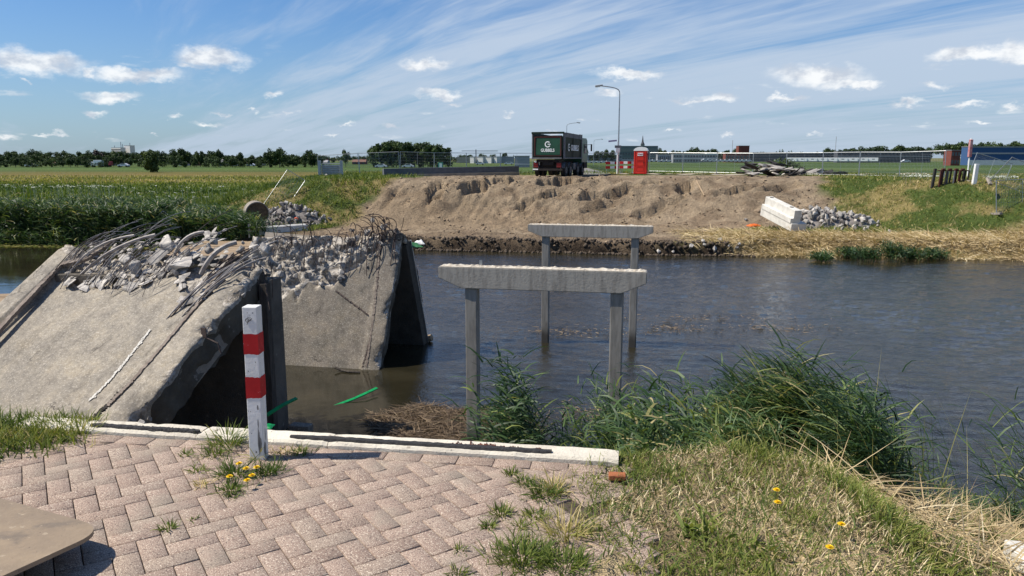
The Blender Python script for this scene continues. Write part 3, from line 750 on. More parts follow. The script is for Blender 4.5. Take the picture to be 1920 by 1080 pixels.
# bent reinforcement: swept over to the right and up past the broken edge
def curve(p, ctrl, n=9):
    """quadratic-ish bezier through control vectors"""
    pts = [Vector(p)]+[Vector(c) for c in ctrl]; out = []
    for i in range(n+1):
        f = i/n; q = pts[:]
        while len(q) > 1: q = [q[j].lerp(q[j+1], f) for j in range(len(q)-1)]
        out.append(q[0])
    return out
nreb = 0
for i in range(52):
    x0 = random.uniform(xl1-.1, -1.75); y0 = random.uniform(-1.05, -.35); ln = random.uniform(1.0, 1.7)
    if i < 12: x0 = random.uniform(-W1+.25, xl1+.3); y0 = random.uniform(-.9, -.4); ln = random.uniform(.7, 1.1)
    sx = random.uniform(.15, .75)
    pts = curve((x0, y0, .05), [(x0+sx*.35, y0+ln*.30, random.uniform(.22, .38)), (x0+sx*.7, y0+ln*.72, random.uniform(.28, .5)), (x0+sx*1.2, y0+ln, random.uniform(-.12, .38))])
    mb = MB(); mb.tube(pts, random.choice([.005, .007, .008]), 5)
    mb.build('rebar', M['rebar_grey'] if i % 4 else M['rebar'], s1)
for i in range(12):      # the sheaf by the right joint
    x0 = random.uniform(xr1-.5, xr1+.15); y0 = random.uniform(-1.5, -.7)
    pts = curve((x0, y0, 0), [(x0+.15, y0+.5, .12), (x0+random.uniform(.2, .6), y0+1.0, .22), (x0+random.uniform(.5, 1.0), y0+random.uniform(1.1, 1.7), random.uniform(.0, .25))])
    mb = MB(); mb.tube(pts, random.choice([.009, .012]), 5); mb.build('rebar', M['rebar'] if i % 4 == 0 else M['rebar_grey'], s1)
for i, (a, b2, r_) in enumerate([((-3.9, -.6), (-2.6, .35), .03), ((-4.3, -.35), (-3.1, .3), .025), ((-2.1, .1), (-1.5, .5), .03), ((-1.1, -.35), (-.55, .25), .045)]):
    mb = MB(); mb.tube(curve((a[0], a[1], .05), [((a[0]+b2[0])/2, (a[1]+b2[1])/2, .45), (b2[0], b2[1], .33)]), r_, 7); mb.build('steel_duct', M['rebar_grey'], s1)

# ---- fragments lying on it
def hull(name, n=14, s=(1, 1, 1), m=None, seed=0):
    r = random.Random(seed); bm = bmesh.new()
    for i in range(n):
        v = Vector((r.gauss(0, 1), r.gauss(0, 1), r.gauss(0, 1))).normalized()*r.uniform(.75, 1.05)
        bm.verts.new((v.x*s[0]/2, v.y*s[1]/2, v.z*s[2]/2))
    bmesh.ops.convex_hull(bm, input=bm.verts[:])
    bmesh.ops.delete(bm, geom=[v for v in bm.verts if not v.link_faces], context='VERTS')
    bmesh.ops.bevel(bm, geom=bm.edges[:], offset=.035*min(s), segments=1, affect='EDGES')
    me = bpy.data.meshes.new(name); bm.to_mesh(me); bm.free(); me.materials.append(m); return me
frag = [hull('fragment', 9, (1, .75, .20), M['chunk'], 100+i) for i in range(7)]
lump = [hull('rubble_lump', 13, (1, .8, .7), M['chunk'], 200+i) for i in range(7)]
lumpd = [hull('rubble_lump_dark', 13, (1, .8, .7), M['chunk_dark'], 300+i) for i in range(4)]
FR_L = 'broken grey concrete flake among bent bars on the sloping bridge deck'
def chunk(name, me, p, sc, rot, label, group):
    o = bpy.data.objects.new(name, me); C.objects.link(o); o.location = p; o.scale = sc if hasattr(sc, '__len__') else (sc,)*3; o.rotation_euler = rot
    return setp(o, label, 'rubble', group)
def on_slab(px, py, size, flat=True, label=FR_L, group='concrete flakes on the sloping deck', lift=.02):
    x, y = F1.loc(px, py)
    if label == FR_L:
        zone = ('beside its left kerb profile' if px < 170 else 'just right of the left kerb profile' if px < 205 else 'left of its middle' if px < 245 else 'at its middle' if px < 285 else 'right of its middle' if px < 325 else 'left of the right joint' if px < 365 else 'against the right joint')
        label = f"{'small' if size < .16 else 'medium' if size < .24 else 'large'} {'flake' if flat else 'lump'} {'at the crest' if py < 478 else 'high' if py < 497 else 'midway' if py < 518 else 'low' if py < 540 else 'lowest'} on the sloping deck, {zone}"
    Mx = F1.M @ Matrix.Rotation(random.uniform(-.35, .35), 3, 'X') @ Matrix.Rotation(random.uniform(-.35, .35), 3, 'Y') @ Matrix.Rotation(random.uniform(0, 6.3), 3, 'Z')
    return chunk('concrete_flake', random.choice(frag if flat else lump), F1.w(x, y, lift), size, Mx.to_euler(), label, group)
edge = [(130, 520), (150, 541), (185, 538), (215, 533), (245, 543), (280, 525), (310, 512), (340, 500), (375, 490)]
edge2 = [(350, 500), (345, 530), (340, 560), (362, 575), (380, 560), (400, 535), (420, 510)]
for E_, n_ in ((edge, 58), (edge2, 30)):
    for i in range(n_):
        f = i/(n_-1)*(len(E_)-1.001); k = int(f); g = f-k
        px = E_[k][0]*(1-g)+E_[k+1][0]*g+random.gauss(0, 4); py = E_[k][1]*(1-g)+E_[k+1][1]*g+random.gauss(-6, 5)
        on_slab(px, py, random.uniform(.16, .38), lift=.04)
for i in range(150):
    px = random.uniform(150, 430); py = random.uniform(458, 525)-max(0, px-300)*.22
    on_slab(px, py, random.uniform(.10, .28), random.random() < .84, lift=random.uniform(-.02, .12))
for px, py, sz, lb in [(246, 500, .42, 'pale upright concrete piece among the bars on the sloping deck, nearest the left kerb profile'), (320, 468, .50, 'biggest pale concrete lump on the crest of the sloping deck'),
                       (262, 512, .36, 'grey angular concrete lump leaning between the bent bars'), (306, 493, .55, 'broad flat pale slab piece on the rubble of the sloping deck'), (345, 505, .8, 'long thin flat slab piece at the lower edge of the deck rubble')]:
    o = on_slab(px, py, sz, px in (306, 345), lb, None, .16); 
    if 'group' in o: del o['group']
for px, py, s_ in [(383, 602, .16), (392, 612, .12), (262, 786, .16), (276, 778, .13), (455, 545, .12)]:
    x, y = F1.loc(px, py); chunk('concrete_flake', random.choice(lump), F1.w(x-.03, y, -.10), s_, (1, 2, random.random()*6), 'small chip of concrete in the spalled right edge of the sloping deck', 'chips in the spalled edge')
# steel bracket hooked on the right edge
x, y = F1.loc(378, 625); bk = thing('edge_bracket', 'small dark steel angle bracket sticking out of the right edge of the sloping deck', 'bracket', F1.w(x+.02, y, -.05), -.3)
mb = MB(); mb.box((0, 0, .05), (.10, .02, .16)); mb.build('plate', M['rebar'], bk)
mb = MB(); mb.tube([(0, 0, -.02), (.25, .02, -.12), (.30, .02, -.28)], .014, 6); mb.build('arm', M['rebar'], bk)

# ---- pier wall under the far end of slab one
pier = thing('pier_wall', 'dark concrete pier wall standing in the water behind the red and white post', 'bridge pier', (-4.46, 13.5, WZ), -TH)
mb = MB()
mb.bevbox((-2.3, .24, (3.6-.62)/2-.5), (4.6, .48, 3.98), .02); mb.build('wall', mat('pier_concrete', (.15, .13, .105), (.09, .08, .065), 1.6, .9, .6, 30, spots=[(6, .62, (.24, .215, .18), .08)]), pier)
mb = MB(); mb.box((-.02, -.12, 1.0), (.14, .16, 3.9)); mb.build('fender_post', M['wood_dark'] if 'wood_dark' in M else M.setdefault('wood_dark', mat('dark_timber', (.09, .075, .06), (.05, .042, .035), 3, .85, .5, 20, stretch=(6, 6, 1))), pier)
mb = MB()
for i in range(1500):
    pass
for i in range(26):
    x0 = random.uniform(-1.0, -.05); z0 = 3.05+random.uniform(0, .3); l_ = random.uniform(.3, .8)
    MBx = MB(); MBx.tube(curve((x0, .1, z0), [(x0+random.uniform(-.2, .3), random.uniform(-.3, .1), z0+.2), (x0+random.uniform(-.3, .5), random.uniform(-.4, .0), z0-l_)]), .008, 5); MBx.build('rebar', M['rebar'], pier)
for i in range(34):
    x0 = random.uniform(-.75, .02); z0 = random.uniform(2.3, 3.6) if i % 3 else random.uniform(3.2, 3.7); p = pier.location+RB @ Vector((x0, random.uniform(.0, .4) if z0 > 2.98 else -.03, 0)); p.z = WZ+z0
    chunk('broken_lump', random.choice(lump), p, random.uniform(.10, .34), (random.random()*6, random.random()*6, random.random()*6), f"{'upper' if z0 > 3.3 else 'lower'} broken lump at the smashed top of the pier wall, {'left' if x0 < -.45 else 'middle' if x0 < -.2 else 'right'} part", 'lumps on the smashed pier top')

# ---- slab two: standing steep in the water, facing us
B2 = on_plane(714, 694, Vector((0, 0, WZ)), Vector((0, 0, 1))); A2 = at(757, 438, B2.y+1.35)
F2 = Frame(A2, A2-B2, BU); L2 = (A2-B2).length+1.0; W2 = 4.2
pp = [F2.loc(*p) for p in [(512, 600), (535, 560), (548, 545), (556, 575), (566, 545), (580, 530), (592, 548), (604, 535), (622, 542), (636, 528), (655, 508), (672, 500), (690, 482), (712, 470), (722, 455)]]
pp = [(-W2-.5, .6), (-W2-.5, pp[0][1])]+pp+[(.0-.52, .6)]
xj2 = F2.loc(705, 530)[0]
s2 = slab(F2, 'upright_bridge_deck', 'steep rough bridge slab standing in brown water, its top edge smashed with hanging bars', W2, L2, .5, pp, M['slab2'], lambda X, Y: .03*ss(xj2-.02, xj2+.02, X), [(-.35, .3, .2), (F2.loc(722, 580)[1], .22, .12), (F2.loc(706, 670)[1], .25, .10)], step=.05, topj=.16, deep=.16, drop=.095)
strip(s2, F2, [(714, 440), (712, 470), (704, 570), (688, 688)], .05, .045, 'joint_strip', M['jstrip'])
strip(s2, F2, [(716, 438), (710, 530), (694, 640), (680, 690)], .035, .035, 'open_joint', M['rebar'], wob=.008)
strip(s2, F2, [(630, 545), (690, 590)], .03, .03, 'loose_bar', M['rebar'])
for i in range(88):
    px = random.uniform(512, 745) if i < 60 else random.uniform(690, 745); x0, _ = F2.loc(px, 455); y0 = random.uniform(-.5, -.02)-.09*abs(x0)
    if i % 2 or i > 62:      # curling up and forward over the edge
        pts = curve((x0, y0, -.05), [(x0+random.uniform(-.05, .15), y0+.3, .05), (x0+random.uniform(-.25, .3), y0+random.uniform(.35, .6), .18), (x0+random.uniform(-.4, .3), y0+random.uniform(.1, .55), .30)])
    else:
        pts = curve((x0, y0+.15, -.05), [(x0, y0+.3, .2), (x0+random.uniform(-.1, .1), y0-.3, .18), (x0+random.uniform(-.12, .12), random.uniform(-1.4, -.6), .04)])
    mb = MB(); mb.tube(pts, random.choice([.008, .011]), 5); mb.build('rebar', M['rebar'], s2)
for i in range(60):
    px = random.uniform(515, 720); py = random.uniform(448, 535)-max(0, px-620)*.45; x, y = F2.loc(px, py)
    Mx = F2.M @ Matrix.Rotation(random.random()*6, 3, 'Z') @ Matrix.Rotation(random.uniform(-.6, .6), 3, 'X')
    chunk('clinging_lump', random.choice(lump), F2.w(x, y, random.uniform(-.04, .08)), random.uniform(.08, .30), Mx.to_euler(), f"pale lump clinging {'high' if py < 490 else 'low'} in the smashed top of the steep slab, {'left' if px < 580 else 'middle' if px < 655 else 'right'} part", 'lumps at the top of the steep slab')
for px, py, s_ in [(665, 550, .10), (672, 556, .12), (680, 562, .09), (625, 600, .06), (622, 618, .07), (628, 640, .06), (724, 582, .14), (722, 600, .12), (705, 672, .13), (716, 680, .10)]:
    x, y = F2.loc(px, py); mb = MB()
# ---- slab three: leaning the other way behind it
T3 = at(768, 452, 20.0); B3 = on_plane(801, 642, Vector((0, 0, WZ)), Vector((0, 0, 1)))
F3 = Frame(T3, T3-B3, BU)
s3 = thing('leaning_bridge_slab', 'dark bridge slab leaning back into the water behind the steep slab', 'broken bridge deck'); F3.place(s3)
mb = MB(); L3 = (T3-B3).length+1; mb.bevbox((-2.0, -L3/2, .10), (4.0, L3, .42), .015); mb.build('deck', mat('shaded_concrete', (.085, .075, .06), (.05, .045, .036), 2, .85, .5, 30), s3)  # near black overall, the shade behind the steep slab is in its colour
mb = MB(); mb.box((.012, -L3/2, -.06), (.03, L3, .05)); mb.build('lit_edge_strip', M['steel'], s3)  # bright strip added to draw the sunlit edge of the slab
for dx, dy in ((-.10, -.1), (-.25, 0), (-.42, -.05)):
    mb = MB(); mb.tube([(dx, -.1, 0), (dx+.12, -.9, -.12), (dx+.10, -1.9, -.16)], .018, 6); mb.build('rebar', M['rebar'], s3)
# shaded wedge between two and three is open; broken lumps bridge it
for i in range(22):
    f = random.uniform(-1.5, -.1); p = A2.lerp(T3, random.uniform(-.1, 1.0))+Vector((f, 0, random.uniform(-.25, .05)))
    chunk('broken_lump', random.choice(lumpd), p, random.uniform(.15, .4), (random.random()*6, random.random()*6, 0), f"dark broken lump wedged between the two leaning slabs, {'left' if f < -1.1 else 'middle' if f < -.6 else 'right'} part", 'lumps wedged between the slabs')
# tarp and white bag on the right of the crest
def cloth(name, c, sx, sy, h, m, label, cat, rz=0, seed=1):
    n = 16; u = np.linspace(-1, 1, n); U, V_ = np.meshgrid(u, u)
    Z = h*(1-np.maximum(np.abs(U), np.abs(V_))**2.2)*(.75+.5*fbm(U*2+seed, V_*2, 3)); X = U*sx/2*(1+.12*fbm(U*2, V_*2+seed, 2)); Y = V_*sy/2*(1+.12*fbm(U*2+9, V_*2, 2))
    ii = (np.arange(n-1)[:, None]*n+np.arange(n-1)[None]).ravel()
    me = np_mesh(name, np.stack([X, Y, Z], -1).reshape(-1, 3), np.stack([ii, ii+1, ii+n+1, ii+n], 1))
    o = obj(name, me, m, smooth=True); o.location = c; o.rotation_euler = (0, 0, rz); return setp(o, label, cat)
cloth('green_tarp', at(770, 462, 20.3), .55, .5, .14, M['tarp'] if 'tarp' in M else M.setdefault('tarp', mat('green_tarp', (.06, .22, .09), (.04, .14, .06), 8, .5)), 'crumpled green sheet on top of the leaning slab', 'tarp', .4)
cloth('plastic_bag', at(786, 457, 20.6), .30, .30, .14, M['white'], 'crumpled white plastic bag at the end of the green sheet', 'bag', .2, 5)
p = at(797, 600, 21.2); 
# log end
lg = on_plane(806, 636, Vector((0, 0, WZ+.06)), Vector((0, 0, 1)))
mb = MB(); mb.tube([(-.5, .1, -.1), (.06, -.05, .06)], .10, 12); o = mb.build('log', M['wood']); o.location = lg; setp(o, 'sawn log end floating by the foot of the leaning slab', 'log')

# ---------------------------------------------------------------- red and white bollard
bp_ = thing('bollard', 'square white post with two red bands standing at the edge of the brick paving', 'bollard', (-1.375, 3.845, -.01), R(-2))
lean = R(.6)
bh = .845; bw_ = .0765
M['wpost'] = mat('post_white', (.76, .76, .74), (.66, .65, .62), 5, .55, .15, 60, spots=[(10, .67, (.36, .35, .33), .02), (34, .70, (.25, .24, .23), .02)])
mb = MB(); mb.bevbox((0, 0, bh/2-.1), (bw_, bw_, bh+.2), .004); mb.build('post', M['wpost'], bp_)
for z0, z1_ in ((.592, .702), (.352, .468)):
    mb = MB(); n = 6; V = []; h_ = bw_/2+.0012
    pts = []
    for (ax, ay), (bx_, by_) in zip([(-h_, -h_), (h_, -h_), (h_, h_), (-h_, h_)], [(h_, -h_), (h_, h_), (-h_, h_), (-h_, -h_)]):
        for k in range(n): pts.append((ax+(bx_-ax)*k/n, ay+(by_-ay)*k/n))
    k = len(pts); V = [(x, y, z0+random.gauss(0, .0012)) for x, y in pts]+[(x, y, z1_+random.gauss(0, .0012)) for x, y in pts]
    mb.add(V, [(i, (i+1) % k, k+(i+1) % k, k+i) for i in range(k)]); mb.build('red_band', M['red'], bp_)
gr = [(-.3, .25), (-.25, .55), (-.05, .62), (0, .35), (-.18, .1), (-.28, .3), (-.1, .7), (.15, .8), (.3, .62), (.22, .35), (0, .2), (-.05, .45), (.1, .6), (.22, .5), (.1, .3), (-.1, .05), (-.15, -.3)]
mb = MB(); mb.tube([(x*.055-.006, -h_-.0005, .762+y*.038) for x, y in gr], .0011, 4); mb.build('graffiti', M['black'], bp_)
M['scuff'] = mat('scuff_grey', (.16, .155, .15), (.24, .23, .22), 20, .8)
mb = MB()
def patch_(cx, cz, sx, sz, face=0):
    n = 9; a0 = random.random(); P = [(cx+math.cos(2*math.pi*i/n)*sx*random.uniform(.55, 1), cz+math.sin(2*math.pi*i/n)*sz*random.uniform(.55, 1)) for i in range(n)]
    if face == 0: mb.add([(x, -bw_/2-.0009, z) for x, z in P], [tuple(range(n))])
    else: mb.add([(bw_/2+.0009, x, z) for x, z in P], [tuple(range(n))])
patch_(.026, .41, .004, .05); patch_(.030, .64, .006, .012); patch_(-.034, .40, .003, .02); patch_(-.034, .62, .003, .012); patch_(.02, .55, .003, .006); patch_(-.02, .50, .003, .005); patch_(.0, .65, .02, .03, 1); patch_(.018, .12, .008, .10); patch_(.024, .10, .010, .06); patch_(.02, .30, .005, .018); patch_(.018, .21, .004, .03); patch_(0, .05, .006, .008); patch_(-.02, .155, .003, .004); patch_(-.01, .815, .003, .004); patch_(.018, .815, .004, .005); patch_(-.01, .06, .02, .05, 1); patch_(.0, .14, .006, .04, 1)
mb.build('paint_damage', M['scuff'], bp_)
bp_.rotation_euler = (0, lean, R(-2))

# ---------------------------------------------------------------- sheet at lower left, block at lower right
def plate():
    e = [(-2.9, 3.12), (-2.3, 3.02), (-1.94, 2.955)]
    c0 = at(0, 935, 3.05); c0 = on_plane(0, 934, Vector((0, 0, .11)), Vector((0, 0, 1))); c1 = on_plane(120, 957, Vector((0, 0, .105)), Vector((0, 0, 1))); tip = on_plane(203, 990, Vector((0, 0, .10)), Vector((0, 0, 1))); b0 = on_plane(0, 1082, Vector((0, 0, .16)), Vector((0, 0, 1)))
    d1 = (c0-tip).normalized(); d2 = (b0-tip).normalized(); poly = []
    far = tip+d1*2.2; nf = tip+d2*1.6
    rr = .10
    a = tip+d1*rr*1.6; c = tip+d2*rr*1.6
    for i in range(9):
        f = i/8; q = a.lerp(tip, f).lerp(tip.lerp(c, f), f); poly.append(q)
    poly = [far]+poly+[nf, nf+d1*2.4]
    mb = MB(); n = len(poly); T = Vector((0, 0, .018))
    mb.add([p for p in poly]+[p-T for p in poly], [tuple(range(n))[::-1], tuple(range(n, 2*n))]+[(i, (i+1) % n, n+(i+1) % n, n+i) for i in range(n)])
    m_ = mat('plywood', (.31, .235, .155), (.235, .18, .125), 2.2, .65, .25, 25, spots=[(5, .58, (.19, .15, .11), .12), (28, .64, (.36, .285, .20), .03), (60, .68, (.10, .07, .05), .03)])
    root = thing('plywood_sheet', 'brown weathered sheet with a rounded corner propped above the bricks at lower left', 'sheet')
    bm_ = mb.build('panel', m_, root)
    mb2 = MB()
    for c_ in (tip+d1*1.1+d2*.25, tip+d2*1.0+d1*.35): mb2.bevbox((c_.x, c_.y, (c_.z-.018)/2), (.12, .12, c_.z-.022), .005)
    mb2.build('support_block', M['wood_dark'], root)
plate()
wb = at(1899, 1012, 4.2); wb = Vector((wb.x, wb.y, wb.z))
blk = thing('white_block', 'white stepped concrete block at the bottom right corner above dry reeds', 'concrete block', (wb.x, wb.y, 0), R(-14))
ztop = at(1899, 998, wb.y+.2).z
mb = MB(); mb.bevbox((.42, -.05, ztop-.14), (.84, .34, .28), .012); mb.build('block', M['conc_white'], blk)
mb = MB(); mb.bevbox((.42, -.30, ztop-.24), (.88, .16, .14), .01); mb.build('timber', mat('fresh_timber', (.42, .30, .18), (.30, .21, .12), 3, .8, .3, 20, stretch=(1, 8, 8)), blk)

# ---------------------------------------------------------------- loose brick, green strips, floating pieces
mb = MB(); mb.bevbox((0, 0, .000), (.085, .055, .026), .004); o = mb.build('loose_brick', mat('orange_brick', (.36, .125, .05), (.26, .09, .04), 14, .9, .5, 60)); o.location = on_plane(1157, 893, Vector((0, 0, .02)), Vector((0, 0, 1))); o.rotation_euler = (0, 0, -.1); setp(o, 'small orange brick lying in dry grass past the right end of the kerb', 'brick')
def water_pt(px, py, dz=0): return on_plane(px, py, Vector((0, 0, WZ+dz)), Vector((0, 0, 1)))
def ribbon(name, pts, w, m, label, cat):
    mb = MB(); V = []
    for i, p in enumerate(pts):
        d = (pts[min(i+1, len(pts)-1)]-pts[max(i-1, 0)]).normalized(); nn = Vector((-d.y, d.x, .4)).normalized(); V += [p+nn*w/2, p-nn*w/2+Vector((0, 0, .01)), p-nn*w/2-Vector((0, 0, .012)), p+nn*w/2-Vector((0, 0, .022))]
    mb.add(V, [(i*4+j, i*4+(j+1) % 4, i*4+4+(j+1) % 4, i*4+4+j) for i in range(len(pts)-1) for j in range(4)])
    return setp(mb.build(name, m), label, cat)
ribbon('plastic_strip', [water_pt(612, 768, -.03), water_pt(640, 756, .0), water_pt(664, 747, .05), water_pt(686, 737, .10), water_pt(707, 727, .12)], .07, M['green'], 'thin bright green strip floating in the open brown water right of the pier', 'plastic strip')
a_ = at(556, 746, 12.9); b_ = at(500, 778, 12.4)
ribbon('plastic_strip', [b_, b_.lerp(a_, .5)+Vector((0, 0, .02)), a_], .07, M['green'], 'green strip leaning against the dark pier wall beside the post', 'plastic strip')
c_ = at(500, 800, 11.9); cloth('green_scrap', c_, .22, .2, .07, M['green'], 'bright green plastic scrap just behind the kerb by the post', 'plastic scrap', 0, 3)
mb = MB(); mb.bevbox((0, 0, 0), (.42, .22, .16), .02); o = mb.build('stone_block', M['slab2']); o.location = water_pt(564, 803, .06); o.rotation_euler = (0, 0, -.2); setp(o, 'small dark flat stone in the water at the foot of the pier', 'stone')
# thin boat-shaped board
mb = MB(); pts = [water_pt(628, 689, .10), water_pt(640, 694, .04), water_pt(655, 697, .03), water_pt(675, 698, .02)]
mb.tube(pts, .03, 6); o = mb.build('bent_board', M['wood_dark']); setp(o, 'thin dark curved board floating at the foot of the steep slab', 'board')
# pontoons of timber planks
def pontoon(cx, cy, w, l, z, label, rz):
    t = thing('timber_pontoon', label, 'pontoon', (cx, cy, WZ), rz); y = -l/2; mb = MB()
    while y < l/2-.1:
        pw = random.uniform(.26, .32); mb.bevbox((random.gauss(0, .03), y+pw/2, z-.04+random.gauss(0, .008)), (w, pw-.015, .09), .008, Matrix.Rotation(random.gauss(0, .003), 3, 'X')); y += pw
    mb.build('planks', M['wood'], t); mb = MB(); mb.bevbox((0, 0, z/2-.16), (w-.1, l-.1, z-.02+.1), .03); mb.build('hull', M['wood_dark'], t)
a_ = Vector((on_plane(428, 451, Vector((0, 0, WZ+.42)), Vector((0, 0, 1))))); b_ = on_plane(722, 449, Vector((0, 0, WZ+.42)), Vector((0, 0, 1)))
pontoon((a_.x+b_.x)/2-.6, a_.y-3.5, 10.5, 7, .42, 'plank decked pontoon at the far bank below the rubble heap and white beam', R(-1))
c_ = on_plane(20, 548, Vector((0, 0, WZ+.4)), Vector((0, 0, 1)))
pontoon(c_.x+2.0, c_.y-3.2, 9.5, 6, .4, 'plank decked pontoon at the left edge beside the sloping deck', R(8))
# floating dead reed mat
n = 9000; th_ = rng.uniform(0, 2*np.pi, n); rr = np.sqrt(rng.random(n))*(1+.18*np.sin(th_*3)+.1*np.sin(th_*7))
c_ = water_pt(835, 800); bx = c_.x+.1+rr*np.cos(th_)*1.45; by = c_.y-.35+rr*np.sin(th_)*1.6-.15*(bx-c_.x)
keep_ = (by > 9)
bz = WZ+.015+.10*rng.random(n)*(1-rr*.8)
v, f, tt = blades(np.stack([bx, by, bz], 1), rng.uniform(0, 2*np.pi, n), rng.uniform(-.12, .25, n), rng.uniform(.12, .5, n), rng.uniform(.008, .02, n), rng.uniform(-.1, .3, n), rng.uniform(0, .75, n))
M['wetstraw'] = leaf_mat('wet_straw', [(0, (.05, .033, .02)), (.5, (.14, .095, .055)), (1, (.34, .26, .16))], .1, .7)
setp(obj('floating_reed_mat', np_mesh('mat', v, f, tt), M['wetstraw']), 'brown mat of dead reed floating around the left pile', 'reed debris', kind='stuff')
# a bed under it so that the mat is closed
nn_ = 60; mb = MB(); V = [(c_.x+.1, c_.y-.35, WZ+.06)]
for i in range(nn_):
    q = 2*math.pi*i/nn_; r_ = .93*(1+.18*math.sin(q*3)+.1*math.sin(q*7)); x = c_.x+.1+r_*math.cos(q)*1.45; V.append((x, c_.y-.35+r_*math.sin(q)*1.6-.15*(x-c_.x), WZ-.01))
mb.add(V, [(0, i+1, (i+1) % nn_+1) for i in range(nn_)])
setp(mb.build('peat_bed', mat('peat', (.13, .095, .06), (.07, .05, .033), 12, .95, .8, 60)), 'dark matted layer beneath the floating dead reed', 'reed debris', kind='stuff')
# ---------------------------------------------------------------- far bank: rubble heaps, blocks, beam, pipe
def ground_pt(px, py, y0=36, y1=90):
    r = ray(px, py); a = y0
    ys = np.arange(y0, y1, .1); xs = r.x/r.y*ys; zs = EYE+r.z/r.y*ys; g = gz(xs, ys)
    k = np.argmax(zs < g); k = k if zs[k] < g[k] else -1
    return Vector((xs[k], ys[k], g[k]))
def heap(cx, cy, rx, ry, h, n, sizes, name, zones, group, meshes, seed, rot=0, peaks=((0, 0, 1, 1),)):
    r = random.Random(seed)
    def hz(u, v):
        return max(0, max(pk*(1-math.hypot((u-a)/w, (v-b_)/w)) for a, b_, w, pk in peaks))
    mb = MB(); V = []; nn = 22
    for i in range(nn+1):
        for j in range(nn+1):
            u = -1+2*i/nn; v = -1+2*j/nn; x = cx+u*rx; y = cy+v*ry; V.append((x, y, gzs(x, y)-.12+h*.86*hz(u, v)))
    mb.add(V, [(i*(nn+1)+j, (i+1)*(nn+1)+j, (i+1)*(nn+1)+j+1, i*(nn+1)+j+1) for i in range(nn) for j in range(nn)])
    setp(mb.build('rubble_core', M['chunk_dark']), 'fine dark rubble filling '+name, 'rubble', kind='stuff')
    k = 0
    while k < n:
        u, v = r.uniform(-1.1, 1.1), r.uniform(-1.1, .75)
        q = hz(u, v)
        if q <= 0 and r.random() > .16: continue
        if u*u+v*v > 1.25: continue
        x = cx+u*rx; y = cy+v*ry; z = gzs(x, y)+h*.86*q; s_ = r.uniform(*sizes)*(1.25 if r.random() < .15 else 1)
        z_ = 'left side' if u < -.33 else ('right side' if u > .33 else 'middle'); hh_ = 'top' if q > .55 else ('flank' if q > .12 else 'foot')
        me_ = r.choice(meshes); dk = 'dark' in me_.name
        chunk('rubble_chunk', me_, (x, y, z+s_*.12), (s_*r.uniform(.8, 1.3), s_, s_*r.uniform(.7, 1.1)), (r.random()*6, r.random()*6, r.random()*6),
              f"{'dark' if dk else 'pale'} {'large' if s_ > (sizes[0]+sizes[1])/2 else 'small'} chunk on the {z_}, {hh_}, of {name}", group); k += 1
g = ground_pt(525, 424)
heap(g.x+.2, g.y+.7, 2.6, 1.5, 1.25, 150, (.26, .52), 'the rubble heap by the round pipe', None, 'rubble heap on the left bank', lump+lumpd+frag[:2], 5, peaks=((0, .1, .8, 1), (.45, 0, .6, .6), (-.6, -.4, .5, .35)))
g = ground_pt(1560, 428)
heap(g.x+.3, g.y+1.2, 2.9, 1.9, 1.4, 190, (.28, .60), 'the rubble heap by the white blocks', None, 'rubble heap on the right bank', lump+lump+lumpd+frag[:3], 6, peaks=((-.35, .1, .7, 1), (.05, .1, .6, .85), (.45, .05, .6, .55)))
# white stepped blocks
g = ground_pt(1470, 431); d = (at(1424, 403, 47.6)-at(1480, 433, 44.2)).normalized()
def blk_poly(name, label, prof, L, loc, azz, m):
    t = bpy.data.meshes.new(name); bm = bmesh.new()
    vs = [bm.verts.new((0, y, z)) for y, z in prof]; f = bm.faces.new(vs)
    r = bmesh.ops.extrude_face_region(bm, geom=[f]); bmesh.ops.translate(bm, vec=(L, 0, 0), verts=[v for v in r['geom'] if isinstance(v, bmesh.types.BMVert)])
    bmesh.ops.recalc_face_normals(bm, faces=bm.faces[:]); bmesh.ops.bevel(bm, geom=bm.edges[:], offset=.012, segments=1, affect='EDGES')
    bm.to_mesh(t); bm.free(); o = obj(name, t, m); o.location = loc; o.rotation_euler = azz if hasattr(azz, 'x') else (0, 0, azz); return setp(o, label, 'concrete block')
c0 = on_plane(1480, 433, Vector((0, 0, g.z)), Vector((0, 0, 1)))
lo_ = at(1482, 434, 44.2); yv_ = Vector((-d.y, d.x, 0)).normalized(); zv_ = d.cross(yv_).normalized(); az = Matrix((d, yv_, zv_)).transposed().to_euler()
blk_poly('concrete_slab_block', 'flat white concrete slab under the stepped block on the right bank', [(-1.0, 0), (.0, 0), (.0, .46), (-1.0, .46)], 3.6, lo_, az, M['conc_white'])
blk_poly('stepped_concrete_block', 'white stepped concrete block lying on the flat slab beside the right rubble heap', [(-.62, .0), (.02, 0), (.02, .30), (-.16, .30), (-.16, .78), (-.62, .78)], 3.4, lo_+zv_*.462+d*.12+yv_*.02, az, M['conc_white'])
holes = MB()
for f in (.9, 3.2):
    p = lo_+d*f-yv_*.39; a1_ = p+zv_*(.462+.775); a2_ = p+zv_*(.462+.785); holes.tube([a1_, a2_], .13, 14)
# (sockets are dark recess rings in the top of the block)
sk_ = bpy.data.objects['stepped_concrete_block']
oh = holes.build('lifting_socket', M['gap']); 
oh.parent = sk_; oh.matrix_parent_inverse = (Matrix.Translation(sk_.location) @ sk_.rotation_euler.to_matrix().to_4x4()).inverted()
